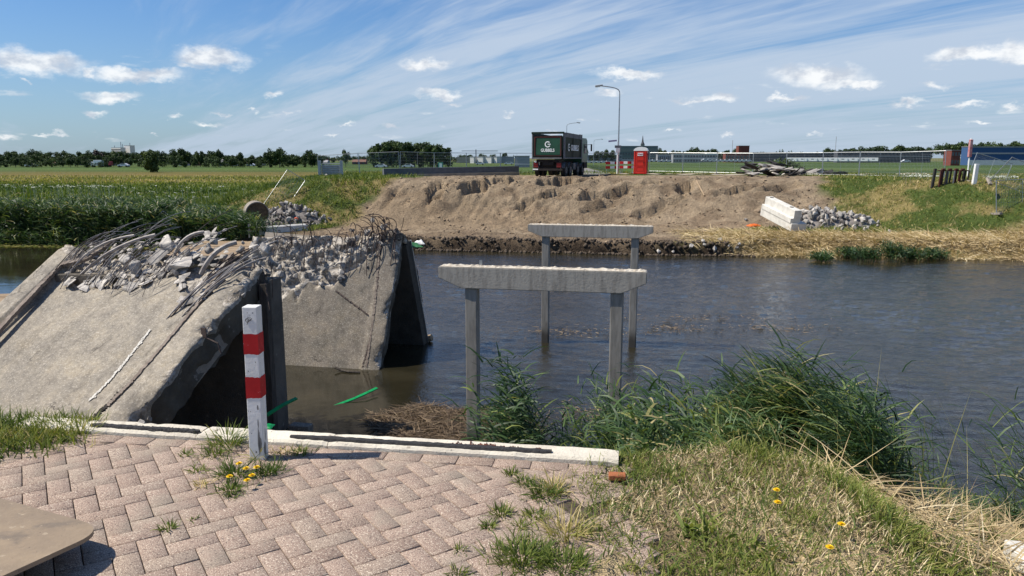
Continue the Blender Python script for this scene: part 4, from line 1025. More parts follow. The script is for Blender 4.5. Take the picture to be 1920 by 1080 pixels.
# white beam lower left
a_ = ground_pt(484, 441); b_ = on_plane(578, 434, Vector((0, 0, a_.z)), Vector((0, 0, 1)))
dv = (b_-a_); az = math.atan2(dv.y, dv.x)
blk_poly('concrete_beam', 'long white concrete beam lying in front of the left rubble heap', [(0, 0), (.5, 0), (.5, .50), (.12, .55), (0, .46)], dv.length, a_+Vector((0, 0, -.05)), az, M['conc_white'])
g = ground_pt(462, 440); o = blk_poly('concrete_offcut', 'short flat white concrete piece left of the long white beam', [(0, 0), (.4, 0), (.4, .22), (0, .2)], 1.0, g+Vector((-.4, 0, -.03)), .1, M['conc_white'])
mb = MB(); mb.box((0, 0, .35), (.09, .09, .9)); o = mb.build('stake', M['steel']); o.location = ground_pt(468, 445); setp(o, 'short grey stake in front of the flat white offcut', 'stake')
# round pipe end
g = ground_pt(484, 418); pc_ = at(483, 400, 45.6); pr = thing('concrete_pipe', 'big round concrete pipe end filled with earth at the left rubble heap', 'pipe', (pc_.x, pc_.y, pc_.z-.70), R(24))
mb = MB(); n = 28; V = []; Ro, Ri = .70, .64
for y in (0, 1.6):
    for r_ in (Ro, Ri):
        for i in range(n): V.append((r_*math.cos(2*math.pi*i/n), y, .70+r_*math.sin(2*math.pi*i/n)))
q = lambda a, b: [(a*n+i, a*n+(i+1) % n, b*n+(i+1) % n, b*n+i) for i in range(n)]
mb.add(V, q(0, 1)+q(2, 0)+q(1, 3)+q(3, 2)); mb.build('pipe', M['conc'], pr)
mb = MB(); mb.tube([(0, .06, .70), (0, .5, .70)], Ri, 24); mb.build('earth_fill', mat('earth', (.13, .09, .055), (.07, .05, .03), 6, .95, 1, 25), pr)
# long dark girder on the crest
a_ = at(720, 333, 61.5); b_ = at(973, 327, 66.0)
dv = b_-a_; gd = thing('precast_girder', 'long dark grey concrete girder lying along the top of the far embankment', 'girder', (a_.x, a_.y, a_.z-.02), math.atan2(dv.y, dv.x))
L = math.hypot(dv.x, dv.y); sl_ = dv.z/L
for nm, y0, y1, z0, z1_ in (('upper_beam', 0, .5, .24, .74), ('lower_flange', -.15, .7, -.06, .22)):
    mb = MB(); mb.add([(0, y0, z0), (L, y0, z0+dv.z), (L, y1, z0+dv.z), (0, y1, z0), (0, y0, z1_), (L, y0, z1_+dv.z), (L, y1, z1_+dv.z), (0, y1, z1_)], [(3, 2, 1, 0), (4, 5, 6, 7), (0, 1, 5, 4), (1, 2, 6, 5), (2, 3, 7, 6), (3, 0, 4, 7)])
    mb.build(nm, mat('girder_grey', (.13, .14, .155), (.10, .105, .115), 3, .85) if nm == 'upper_beam' else M['conc'], gd)
# asphalt slabs dumped on the crest at right
M['aslab'] = mat('asphalt_slab', (.022, .021, .021), (.055, .05, .047), 4, .9, .8, 30)
for i in range(60):
    px = random.uniform(1398, 1582) if i > 22 else random.uniform(1402, 1462); e = (px-1400)/180
    base = ground_pt(px, 331-2*e if px < 1560 else 330); yy = base.y+random.uniform(.0, 1.6)
    hgt_ = 1.0*math.exp(-((px-1435)/38)**2)+.25+.3*math.exp(-((px-1510)/25)**2)-.25*ss(1540, 1590, px)
    z = gzs(base.x, yy)+random.uniform(0, hgt_)+.1
    me_ = hull('asphalt_piece', 10, (1, .8, .20), M['aslab'] if i % 4 else M['chunk'], 400+i) if i < 9 else random.choice(AS)
    if i == 0: AS = []
    if i < 9: AS.append(me_)
    tl = random.gauss(0, .25) if px < 1455 else random.gauss(0, .6)
    pos_ = 'at the left end' if px < 1445 else ('in the middle' if px < 1520 else 'at the right end'); tone = 'pale grey' if me_.materials[0] == M['chunk'] else 'black'
    chunk('asphalt_slab', me_, (base.x, yy, z), (random.uniform(.9, 2.2), random.uniform(.8, 1.4), random.uniform(.8, 1.5)), (tl, random.gauss(0, .3), random.uniform(-.5, .5)), f"{tone} broken asphalt slab {'lying flat' if abs(tl) < .3 else 'tilted up'} {pos_} of the dumped pile", 'dumped asphalt slabs')
# plank on the sand
a_ = ground_pt(1306, 341); b_ = ground_pt(1321, 369); mb = MB(); v_ = (b_-a_)
mb.tube([a_+Vector((0, 0, .06)), b_+Vector((0, 0, .08))], .07, 4); setp(mb.build('plank', M['wood']), 'pale wooden plank lying down the sand slope', 'plank')
cloth('orange_sheet', ground_pt(1413, 424)+Vector((0, 0, 0)), .85, .55, .22, mat('orange_plastic', (.75, .16, .03), (.6, .12, .02), 5, .5), 'bright orange plastic piece in grass left of the white blocks', 'plastic scrap', .3, 4)
cloth('orange_rag', F2.w(-3.0, .15, .1), .11, .10, .05, mat('orange_rag', (.7, .12, .05), (.5, .08, .03), 9, .7), 'small orange rag among the bars at the crest of the steep slab', 'rag', .3, 7)
# pale litter stones on the bank
for i, (px, py, s_, lb) in enumerate([(1398, 414, .35, 'small white lump left of the orange plastic piece'), (1318, 456, .4, 'white stone half way up the mud right of the farther support'), (1296, 476, .4, 'white stone at the waterline right of the farther support'), (1321, 478, .3, 'small pale stone in the shallows, second from the right'), (1340, 482, .45, 'flat white stone in the shallows, rightmost'), (1386, 462, .3, 'dark grey stone in the straw above the waterline'), (1380, 468, .35, 'white stone in the straw beside the dark one'), (1604, 427, .4, 'lone pale stone on the grass below the right rubble heap'), (1667, 437, .4, 'lone grey stone in the grass right of the right rubble heap'), (1235, 476, .35, 'white stone in the black mud between the far piles and the corner'),
                                      (642, 327, .55, 'white lump beside the stacked barriers'), (612, 332, .5, 'white flat lump in the grass in front of the stacked barriers'), (608, 408, .35, 'tan stone on the trodden soil right of the left rubble heap'), (1350, 452, .4, 'grey stone on the mud slope'), (1262, 474, .3, 'small grey stone on the dark mud edge'), (1366, 470, .25, 'small pale stone in straw near the water')]):
    g = ground_pt(px, py); chunk('stone', random.choice(lump), (g.x, g.y, max(g.z, WZ)+s_*.15), s_, (i, i*2, i), lb, None)

# ---------------------------------------------------------------- tipper truck
GR = mat('truck_green', (.010, .052, .027), (.016, .075, .038), 2, .42, spec=.5); DG = mat('truck_dark_green', (.010, .022, .016), (.014, .030, .021), 2, .6, spec=.2)
CH_ = mat('chassis', (.014, .012, .012), (.03, .022, .018), 6, .8); GY = mat('tarp_grey', (.16, .165, .18), (.11, .115, .125), 4, .7)
TW = mat('letter_white', (.82, .84, .82), None, rough=.5); TY = mat('tyre', (.012, .012, .012), (.03, .028, .025), 9, .9); RM = mat('rim', (.16, .155, .15), (.08, .075, .07), 8, .6)
RL = mat('lamp_red', (.30, .02, .02), None, rough=.3); GL = mat('dark_glass', (.02, .03, .035), None, rough=.08, spec=.8); CG = mat('cab_green', (.02, .085, .05), None, rough=.3, spec=.5)
MR = mat('rust_red_paint', (.085, .02, .018), (.05, .015, .013), 4, .7)
tk = thing('tipper_truck', 'dark green tipper truck seen from behind on the far embankment', 'truck', (0, 0, 0), 0)
H0, H1 = 1.42, 3.42; hw = 1.27
mb = MB()   # tipper body shell: floor, two sides, front; open top
t_ = .06
mb.add([(-hw*.93, 0, H0), (hw*.93, 0, H0), (hw*.93, 5.9, H0), (-hw*.93, 5.9, H0), (-hw, 0, H1), (hw, 0, H1), (hw, 5.9, H1-.1), (-hw, 5.9, H1-.1)], [(3, 2, 1, 0), (1, 2, 6, 5), (2, 3, 7, 6), (3, 0, 4, 7)])
mb.add([(-hw+t_, 0, H0+t_), (hw-t_, 0, H0+t_), (hw-t_, 5.84, H0+t_), (-hw+t_, 5.84, H0+t_), (-hw+t_, 0, H1), (hw-t_, 0, H1), (hw-t_, 5.84, H1-.1), (-hw+t_, 5.84, H1-.1)], [(0, 1, 2, 3), (1, 5, 6, 2), (2, 6, 7, 3), (3, 7, 4, 0)])
mb.add([(-hw, 0, H1), (-hw+t_, 0, H1), (-hw+t_, 5.84, H1-.1), (-hw, 5.9, H1-.1), (hw-t_, 0, H1), (hw, 0, H1), (hw, 5.9, H1-.1), (hw-t_, 5.84, H1-.1)], [(0, 1, 2, 3), (4, 5, 6, 7), (3, 2, 7, 6)])
mb.build('tipper_body', DG, tk)
for x, y, w_, d_ in ((hw+.02, .15, .10, .30), (-hw-.02, .15, .10, .30), (hw+.015, 2.9, .05, .07), (hw+.015, 5.75, .06, .22), (-hw-.015, 2.9, .05, .07)):
    mb = MB(); mb.bevbox((x, y, (H0+H1)/2-.02), (w_, d_, H1-H0+.04), .012); mb.build('body_post', DG if d_ < .2 else GY, tk)
mb = MB(); mb.bevbox((0, -.07, H1-.02), (hw*2+.1, .2, .16), .02); mb.build('top_rail', DG, tk)
mb = MB(); mb.bevbox((hw+.03, 3.0, H0+.03), (.10, 5.7, .10), .02); mb.bevbox((-hw-.03, 3.0, H0+.03), (.10, 5.7, .10), .02); mb.build('lower_rail', GY, tk)
mb = MB(); mb.add([(hw+.03, .35, H1-.34), (hw+.03, 5.8, H1-.42), (hw+.045, 5.8, H1-.06), (hw+.045, .35, H1+.02), (hw-.15, .35, H1+.06), (hw-.15, 5.8, H1-.02)], [(0, 1, 2, 3), (3, 2, 5, 4)]); mb.build('side_tarp', GY, tk)
mb = MB(); mb.bevbox((0, -.05, (H0+H1)/2-.05), (hw*1.84, .06, H1-H0-.34), .01); tg = mb.build('tailgate', DG, tk)
mb = MB(); mb.add([(-.98, -.088, H0+.30), (1.02, -.088, H0+.30), (1.02, -.088, H1-.42), (-.90, -.088, H1-.42)], [(0, 1, 2, 3)]); mb.build('tailgate_panel', GR, tk)
for zz_, h_ in ((H1-.33, .09), (H0+.21, .05)):
    mb = MB(); mb.box((.02, -.10, zz_), (2.05, .02, h_)); mb.build('tailgate_frame', MR, tk)
for x in (-1.06, 1.06):
    mb = MB(); mb.box((x, -.10, (H0+H1)/2-.05), (.09, .03, H1-H0-.5)); mb.build('tailgate_frame', MR, tk)
mb = MB(); mb.bevbox((0, -.12, H0+.02), (2.36, .16, .10), .02); mb.build('tailgate_sill', GY, tk)
def text(s, size, loc, rot, parent, m=TW, name='lettering', ext=.006, sx=1.0):
    cu = bpy.data.curves.new('t', 'FONT'); cu.body = s; cu.size = size; cu.extrude = ext; cu.align_x = 'CENTER'; cu.align_y = 'CENTER'; cu.offset = size*.022
    to = bpy.data.objects.new('t', cu); C.objects.link(to); dg = bpy.context.evaluated_depsgraph_get(); me = bpy.data.meshes.new_from_object(to.evaluated_get(dg)); bpy.data.objects.remove(to)
    me.materials.clear(); o = obj(name, me, m, parent); o.location = loc; o.rotation_euler = rot; o.scale = (sx, 1, 1); return o
text('GUBBELS', .34, (.0, -.098, 2.05), (R(90), 0, 0), tk, sx=.82)
def gmark(cx, cz, r, M_, parent):
    mb = MB(); V = []; n = 26
    a0, a1 = R(-50), R(250)
    for i in range(n+1):
        a = R(75)+R(285)*i/n-R(30)
        for r_ in (r, r*.66): V.append(M_ @ Vector((cx+math.cos(a)*r_, cz+math.sin(a)*r_, 0)))
    k0 = len(V)
    V = V; F_ = [(2*i, 2*i+1, 2*i+3, 2*i+2) for i in range(n)]
    mb.add(V, F_); mb.add([M_ @ Vector(p) for p in ((cx-.02*r, cz-.10*r, 0), (cx+.98*r, cz-.10*r, 0), (cx+.98*r, cz+.18*r, 0), (cx-.02*r, cz+.18*r, 0))], [(0, 1, 2, 3)])
    mb.build('logo', TW, parent)
gmark(.0, 2.52, .24, Matrix(((1, 0, 0, 0), (0, 0, 1, -.100), (0, 1, 0, 0), (0, 0, 0, 1))), tk)
text('GUBBELS', .62, (hw+.052, 3.3, 2.25), (R(90), 0, R(90)), tk)
gmark(1.45, 2.3, .30, Matrix(((0, 0, 1, hw+.052), (1, 0, 0, 0), (0, 1, 0, 0), (0, 0, 0, 1))), tk)
mb = MB(); mb.bevbox((0, 4.0, 1.05), (.9, 8.0, .34), .02); mb.bevbox((0, .6, 1.25), (1.9, 1.2, .22), .02); mb.bevbox((0, .5, .85), (1.5, .5, .7), .03); mb.build('chassis', CH_, tk)
for y in (1.0, 2.35, 4.75, 6.45):
    for s_ in (-1, 1):
        mb = MB(); mb.tube([(s_*.90, y, .52), (s_*1.24, y, .52)], .52, 22); w = mb.build('wheel', TY, tk)
        CH.setdefault(w.name, [])
        mb = MB(); mb.tube([(s_*1.20, y, .52), (s_*1.252, y, .52)], .27, 14); mb.tube([(s_*1.24, y, .52), (s_*1.275, y, .52)], .10, 8); mb.build('rim', RM, w)
        mb = MB(); V = []; n = 10
        for i in range(n+1):
            a = R(15)+R(150)*i/n
            for x in (.86, 1.26): V.append((s_*x, y+.60*math.cos(a), .52+.60*math.sin(a)))
        mb.add(V, [(2*i, 2*i+1, 2*i+3, 2*i+2) for i in range(n)]); mb.build('mudguard', GY, tk)
mb = MB(); mb.bevbox((1.05, 3.55, .78), (.42, .75, .55), .06); mb.build('fuel_tank', RM, tk)
mb = MB(); mb.bevbox((0, -.02, .55), (2.45, .12, .16), .02); mb.build('bumper', CH_, tk)
mb = MB(); mb.box((-1.0, -.09, .58), (.44, .02, .09)); mb.build('number_plate', TW, tk)
for x in (-.98, .92):
    lp_ = MB(); lp_.bevbox((x, -.02, .92), (.44, .08, .46), .02); l_ = lp_.build('light_cluster', CH_, tk)
    for z in (.78, .92, 1.05):
        mb = MB(); mb.box((x, -.066, z), (.36, .014, .055)); mb.build('lamp', RL, l_)
mb = MB(); mb.box((-1.0, -.09, 1.18), (.16, .02, .12), Matrix.Rotation(.5, 3, 'Y')); mb.build('reflector', TW, tk)
mb = MB(); mb.add([(x, y, z) for x in (-1.22, 1.22) for y, z in ((6.1, .75), (8.1, .60), (8.2, 1.5), (8.05, 2.95), (7.7, 3.15), (6.15, 3.15))], [(0, 1, 2, 3, 4, 5), (11, 10, 9, 8, 7, 6)]+[(i, 6+i, 6+(i+1) % 6, (i+1) % 6) for i in range(6)]); mb.build('cab', CG, tk)
mb = MB(); mb.box((1.235, 7.35, 2.25), (.02, .95, .8)); mb.build('side_window', GL, tk)
mb = MB(); mb.box((1.30, 7.0, .85), (.12, 1.1, .5)); mb.build('step', TY, tk)
mb = MB(); mb.tube([(1.22, 8.0, 2.6), (1.55, 8.1, 2.65)], .02, 5); mb.bevbox((1.58, 8.1, 2.35), (.10, .24, .62), .03); mb.build('mirror', CH_, tk)
mb = MB(); mb.bevbox((1.05, 6.0, 3.0), (.14, .14, .9), .03); mb.build('exhaust', RM, tk)
rl_ = at(998, 328, 59.5); rr_ = at(1056, 328, 59.9)
az = .335; dirv = Vector((math.sin(az), math.cos(az), 0)); c_ = (rl_+rr_)/2
tk.location = (c_.x, c_.y, gzs(c_.x, c_.y)+.01); tk.rotation_euler = (0, 0, -az)
tz = c_.z

# ---------------------------------------------------------------- portable toilet
RD = mat('toilet_red', (.62, .028, .014), (.52, .022, .012), 3, .4, spec=.4); RD2 = mat('toilet_dark_red', (.36, .016, .010), None, rough=.5)
pt = thing('portable_toilet', 'red portable toilet with white domed roof on the far embankment', 'toilet')
mb = MB(); mb.bevbox((0, 0, 1.04), (1.06, 1.06, 1.92), .05); mb.build('cabin', RD, pt)
mb = MB(); mb.bevbox((0, 0, .07), (1.16, 1.16, .14), .02); mb.build('base', RD2, pt)
mb = MB(); n = 14; V = []
for i in range(n+1):
    a = math.pi*i/n
    for y in (-.56, .56): V.append((-.58*math.cos(a), y, 1.98+.32*math.sin(a)))
mb.add(V, [(2*i, 2*i+2, 2*i+3, 2*i+1) for i in range(n)]+[tuple(range(0, 2*n+2, 2))[::-1], tuple(range(1, 2*n+2, 2))]); mb.build('roof', TW, pt)
dr = MB(); dr.bevbox((-.02, -.545, 1.0), (.72, .05, 1.74), .02); dr_ = dr.build('door', RD, pt)
for z, h_ in ((.35, .32), (.78, .34), (1.22, .34)):
    mb = MB(); mb.box((-.02, -.575, z), (.54, .014, .02)); mb.box((-.02, -.575, z+h_), (.54, .014, .02)); mb.box((-.29, -.575, z+h_/2), (.02, .014, h_)); mb.box((.25, -.575, z+h_/2), (.02, .014, h_)); mb.build('door_rib', RD2, dr_)
mb = MB(); mb.box((-.02, -.58, 1.70), (.44, .016, .24)); sg = mb.build('sign', TW, pt)
text('TOILET', .13, (-.02, -.592, 1.70), (R(90), 0, 0), pt, RD2)
mb = MB(); mb.box((.27, -.585, 1.05), (.04, .03, .14)); mb.build('handle', CH_, dr_)
for x in (-.47, .43): mb = MB(); mb.tube([(x, -.54, .16), (x, -.54, 1.95)], .035, 8); mb.build('corner_rib', RD, pt)
for k in range(5): mb = MB(); mb.box((.545, -.3+k*.15, 1.0), (.02, .05, 1.6)); mb.build('side_rib', RD2, pt)
p = at(1201, 327, 70); pt.location = (p.x, p.y, gzs(p.x, p.y)); pt.rotation_euler = (0, 0, R(-14)); pt.scale = (1.12,)*3
# ---------------------------------------------------------------- red and white barriers
def barrier(px, py, y, w, label, rz=0):
    p = at(px, py, y); t = thing('road_barrier', label, 'barrier', (p.x, p.y, gzs(p.x, p.y)), rz)
    for z in (1.02, .60):
        mb = MB(); mb.bevbox((0, 0, z), (w, .05, .24), .01); bo = mb.build('board', TW, t)
        n = 2
        for k in range(n): mb = MB(); mb.box((-w/2+w*(k*2+.5)/(2*n), -.001, z), (w/(2*n), .058, .244)); mb.build('red_stripe', mat('barrier_red', (.50, .02, .02), None, rough=.5) if 'brd' not in M else M['brd'], bo)
    for x in (-w/2+.12, w/2-.12): mb = MB(); mb.tube([(x, .04, 0), (x, .04, 1.2)], .03, 6); mb.bevbox((x, .04, .05), (.14, .6, .10), .02); mb.build('leg', M['steel'], t)
    return t
M['brd'] = mat('barrier_red', (.50, .02, .02), None, rough=.5)
barrier(1152, 326, 73.5, 1.75, 'red and white road barrier left of the lamp post, leftmost of three', .05)
barrier(1176, 326, 72.2, 1.5, 'red and white road barrier between the other two, near the red toilet', -.25)
barrier(1196, 326, 73.5, 1.3, 'red and white road barrier partly hidden behind the red toilet', .1)
# ---------------------------------------------------------------- street lamps and signs
def lamp(px, ptop, y, label, arm=-1, H=None, hw_=1.9):
    b_ = at(px, 300, y); z0 = gzs(b_.x, y); zt = at(px, ptop, y).z; H = zt-z0
    t = thing('street_lamp', label, 'street lamp', (b_.x, y, z0)); mb = MB()
    mb.tube([(0, 0, 0), (0, 0, 1.2)], .095, 10); mb.tube([(0, 0, 1.2), (0, 0, H-.75)], .075, 10, r2=.05)
    pts = curve((0, 0, H-.75), [(0, 0, H-.30), (arm*.15, 0, H-.22), (arm*.5*hw_, 0, H-.08), (arm*hw_, 0, H)], 12); mb.tube(pts, .045, 8); mb.build('pole', M['steel'], t)
    mb = MB(); mb.bevbox((arm*(hw_+.22), 0, H+.02), (.72, .26, .14), .05, Matrix.Rotation(arm*.12, 3, 'Y')); hd = mb.build('lamp_head', mat('lamp_grey', (.35, .36, .36), None, rough=.4) if 'lampg' not in M else M['lampg'], t)
    mb = MB(); mb.bevbox((arm*(hw_+.30), 0, H-.07), (.46, .2, .10), .03, Matrix.Rotation(arm*.12, 3, 'Y')); mb.build('lens', TW, hd); return t
M['lampg'] = mat('lamp_grey', (.35, .36, .36), None, rough=.4)
lamp(1159, 161, 72, 'tall grey street lamp beside the road barriers, nearest of three', -1, None, 1.75)
lamp(1062, 230, 146, 'grey street lamp rising behind the truck, its arm to the right', 1, None, 2.0)
lamp(1113, 261, 250, 'small distant street lamp right of the truck cab, farthest of three', 1, None, 2.4)
sp = at(1157, 326, 71.6); z0 = gzs(sp.x, sp.y); sgn = thing('sign_post', 'pale post with small traffic signs beneath the tall street lamp', 'sign', (sp.x, sp.y, z0))
mb = MB(); mb.tube([(0, 0, 0), (0, 0, 3.0)], .06, 8); mb.build('post', TW, sgn)
mb = MB(); mb.bevbox((.02, -.05, 2.62), (.62, .03, .24), .01); mb.build('sign_board', GY, sgn); mb = MB(); mb.bevbox((.02, -.05, 2.28), (.40, .03, .42), .01); mb.build('sign_board', M['white'], sgn)
mb = MB(); mb.bevbox((-.50, -.05, 3.15), (.80, .03, .16), .01, Matrix.Rotation(-.10, 3, 'Y')); mb.build('street_sign', mat('purple_sign', (.30, .27, .40), None, rough=.5), sgn)
# ---------------------------------------------------------------- fences
def make_fence(label):
    t = thing('fence_panel', label, 'fence'); W_, H_ = 3.46, 2.0
    mb = MB(); mb.tube([(0, 0, .05), (0, 0, H_)], .025, 6); mb.build('end_post', M['steel'], t); mb = MB(); mb.tube([(W_, 0, .05), (W_, 0, H_)], .025, 6); mb.build('end_post', M['steel'], t)
    mb = MB(); mb.tube([(0, 0, H_-.03), (W_, 0, H_-.03)], .025, 6); mb.build('top_rail', M['steel'], t); mb = MB(); mb.tube([(0, 0, .16), (W_, 0, .16)], .017, 6); mb.tube([(W_/2, 0, .16), (W_/2, 0, H_)], .013, 5); mb.build('lower_rail', M['steel'], t)
    mb = MB()
    for i in range(1, 30): x = W_*i/30; mb.tube([(x, 0, .16), (x, 0, H_)], .0048, 3, cap=False)
    for z in (.42, .68, .94, 1.2, 1.46, 1.72): mb.tube([(0, 0, z), (W_, 0, z)], .0048, 3, cap=False)
    mb.build('wire_mesh', M['steel'], t)
    mb = MB(); mb.bevbox((0, 0, .06), (.22, .70, .13), .02); mb.build('foot_block', M['conc'], t)
    return t
FP = make_fence('x'); first = True
def fence_line(pts, where):
    global first
    tot = [Vector(p) for p in pts]; out = []; ordn = 0; st_ = []; cur = tot[0].copy()
    for q in tot[1:]:
        nseg = max(1, round((q-cur).length/3.5)); d = (q-cur).normalized()
        for k in range(nseg): st_.append((cur.copy(), cur+d*3.5, math.atan2(d.y, d.x))); cur = cur+d*3.5
    for cur, nxt, a in st_:
        ordn += 1
        z = gzs(cur.x, cur.y); z2 = gzs(nxt.x, nxt.y)
        lab = f'wire construction fence panel number {ordn} from the left, {where}'
        words = ['leftmost', 'second from the left', 'third from the left', 'fourth from the left', 'fifth from the left', 'sixth from the left', 'seventh from the left', 'eighth from the left', 'ninth from the left', 'tenth from the left', 'eleventh from the left', 'twelfth from the left', 'thirteenth from the left']
        lab = f'wire construction fence panel, {words[min(ordn-1, 12)]} {where}'
        rot = (0, -math.atan2(z2-z, 3.5), a)
        if first: o = FP; o.location = (cur.x, cur.y, z); o.rotation_euler = rot; o['label'] = lab; first = False; o['group'] = 'construction fence panels on the far bank'
        else: o = dup(FP, (cur.x, cur.y, z), rot, lab)
        out.append(o)
    return out
def fp(px, y): q = at(px, 300, y); return (q.x, q.y, 0)
fence_line([fp(598, 66), fp(713, 66.5), fp(850, 70), fp(985, 73.5)], 'behind the long girder')
fence_line([fp(1092, 76), fp(1182, 76.5)], 'between truck and lamp post')
fence_line([fp(1218, 76.0), fp(1300, 73.5), fp(1404, 70), fp(1545, 64), fp(1675, 58.5), fp(1818, 53.5)], 'right of the red toilet')
def loose_fence(p, rot, label, sc=1): return dup(FP, p, rot, label, scale=sc, group=None)
def panel3(po, px_, pz_, label):
    X = (px_-po); L = X.length; X.normalize(); Z = pz_-po; H = Z.length; Y = Z.cross(X).normalized(); Z = X.cross(Y).normalized()
    return dup(FP, po, Matrix((X, Y, Z)).transposed().to_euler(), label, scale=(L/3.46, 1, H/2.0))
panel3(at(489, 384, 51.5), at(536, 316, 52.6), at(533, 383, 51.9), 'wire fence panel toppled on its side above the left rubble heap')
panel3(at(340, 421, 44.5), at(290, 470, 43.6), at(301, 399, 45.2), 'wire fence panel tipped into the reeds behind the sloping deck')
panel3(at(345, 422, 45.5), at(418, 420, 46.5), at(366, 402, 47.0), 'wire fence panel lying almost flat on the grass left of the pipe')
g = ground_pt(1868, 404); loose_fence((g.x, g.y, g.z), (R(-6), R(-2), R(10)), 'wire fence panel standing askew at the right edge on the grass bank', 1.05)
g = ground_pt(1862, 372); loose_fence((g.x-.4, g.y, g.z+1.0), (R(35), R(20), R(0)), 'wire fence panel slumped behind the askew one at the right edge')
g = ground_pt(1818, 342); loose_fence((g.x, g.y+.4, g.z), (R(8), R(12), R(20)), 'wire fence panel leaning past the white post by the dark frames')
for k in ('group',):
    pass
# ---------------------------------------------------------------- stacked barrier gate at left, frames at right
g = at(600, 333, 60); z0 = gzs(g.x, g.y); st = thing('stacked_barriers', 'stack of grey steel barriers standing in the grass left of the girder', 'barrier', (g.x, g.y, z0), R(6))
for x in (.0, 1.7): mb = MB(); mb.bevbox((x, 0, .62), (.22, .35, 1.25), .02); mb.build('end_frame', M['steel'], st)
for k in range(6): mb = MB(); mb.tube([(0, -.1, .18+k*.17), (1.7, -.1, .16+k*.17)], .03, 6); mb.build('rail', M['steel'], st)
mb = MB(); mb.bevbox((.85, .2, .55), (1.4, .1, .7), .02); mb.build('panel', M['steel'], st)
def bar(name, px0, px1, pb, ptp, y, m, root_label=None): pass
g = at(1750, 337, 50.5); z0 = gzs(g.x, g.y); fr = thing('steel_frames', 'row of dark rusty steel frames standing on the grass at right', 'steel frames', (g.x, g.y, z0), R(-3))
RU = mat('rust_red', (.11, .028, .022), (.05, .02, .016), 6, .8); DKm = mat('dark_frame', (.025, .024, .022), (.05, .045, .04), 5, .8)
mb = MB(); mb.bevbox((.06, .1, .62), (.16, .16, 1.4), .02, Matrix.Rotation(R(5), 3, 'Y')); mb.build('post', DKm, fr)
for k, x in enumerate([.42, .55, .68, .80, .95, 1.18, 1.32, 1.46, 1.55, 1.64, 1.73, 1.82, 1.91, 2.0, 2.12, 2.24]):
    mb = MB(); mb.bevbox((x, .1*(k % 3), .60), (.075, .10, 1.15+.05*(k % 2)), .01, Matrix.Rotation(R(3), 3, 'Y')); mb.build('upright', RU if k in (0, 1, 7, 8, 9, 10, 11) else DKm if k not in (4, 6) else GY, fr)
for z in (.06, 1.18): mb = MB(); mb.bevbox((1.3, .12, z), (2.0, .14, .07), .01); mb.build('cross_bar', RU if z > 1 else M['wood'], fr)
for k in range(4): mb = MB(); mb.bevbox((.65+k*.42, .1, 1.27), (.22, .2, .12), .03); mb.build('clamp', RU, fr)
g = at(1827, 344, 49.5); z0 = gzs(g.x, g.y); mb = MB(); mb.bevbox((0, 0, .58), (.24, .2, 1.4), .02, Matrix.Rotation(R(3), 3, 'Y')); o = mb.build('white_post', M['white']); o.location = (g.x, g.y, z0); setp(o, 'broad white post at the right end of the rusty frames', 'post')
g = at(1814, 330, 57); z0 = gzs(g.x, g.y); zt = at(1814, 259, 57).z; rp = thing('marker_pole', 'tall pole with a faded red top behind the rusty frames', 'pole', (g.x, g.y, z0))
mb = MB(); mb.tube([(0, 0, 0), (0, 0, zt-z0)], .05, 8); mb.build('pole', TW, rp); mb = MB(); mb.bevbox((0, 0, zt-z0-.75), (.22, .22, 1.3), .03); mb.build('red_top', mat('faded_red', (.42, .12, .12), (.5, .3, .3), 6, .7), rp)
# road surface on the crest
mb = MB(); V = []
for i in range(60):
    y = 66+i*3; x = roadx(y); z = float(max(gz(np.array([x]), np.array([y]), False)[0], gzs(x, y)))+.03; V += [(x-2.9, y, z), (x+2.9, y, z)]
mb.add(V, [(2*i, 2*i+1, 2*i+3, 2*i+2) for i in range(59)])
setp(mb.build('road', mat('old_road', (.17, .165, .155), (.22, .205, .18), .6, .9)), kind='structure')
mb = MB(); V = []
for i in range(60):
    x = 8+i*.5; z = gzs(x, 68.6)+.06; V += [(x, 67.6, gzs(x, 67.6)+.05), (x, 69.4, gzs(x, 69.4)+.05)]
mb.add(V, [(2*i, 2*i+2, 2*i+3, 2*i+1) for i in range(59)])
setp(mb.build('side_path', mat('path_concrete', (.42, .37, .29), (.34, .29, .22), .8, .9)), kind='structure')
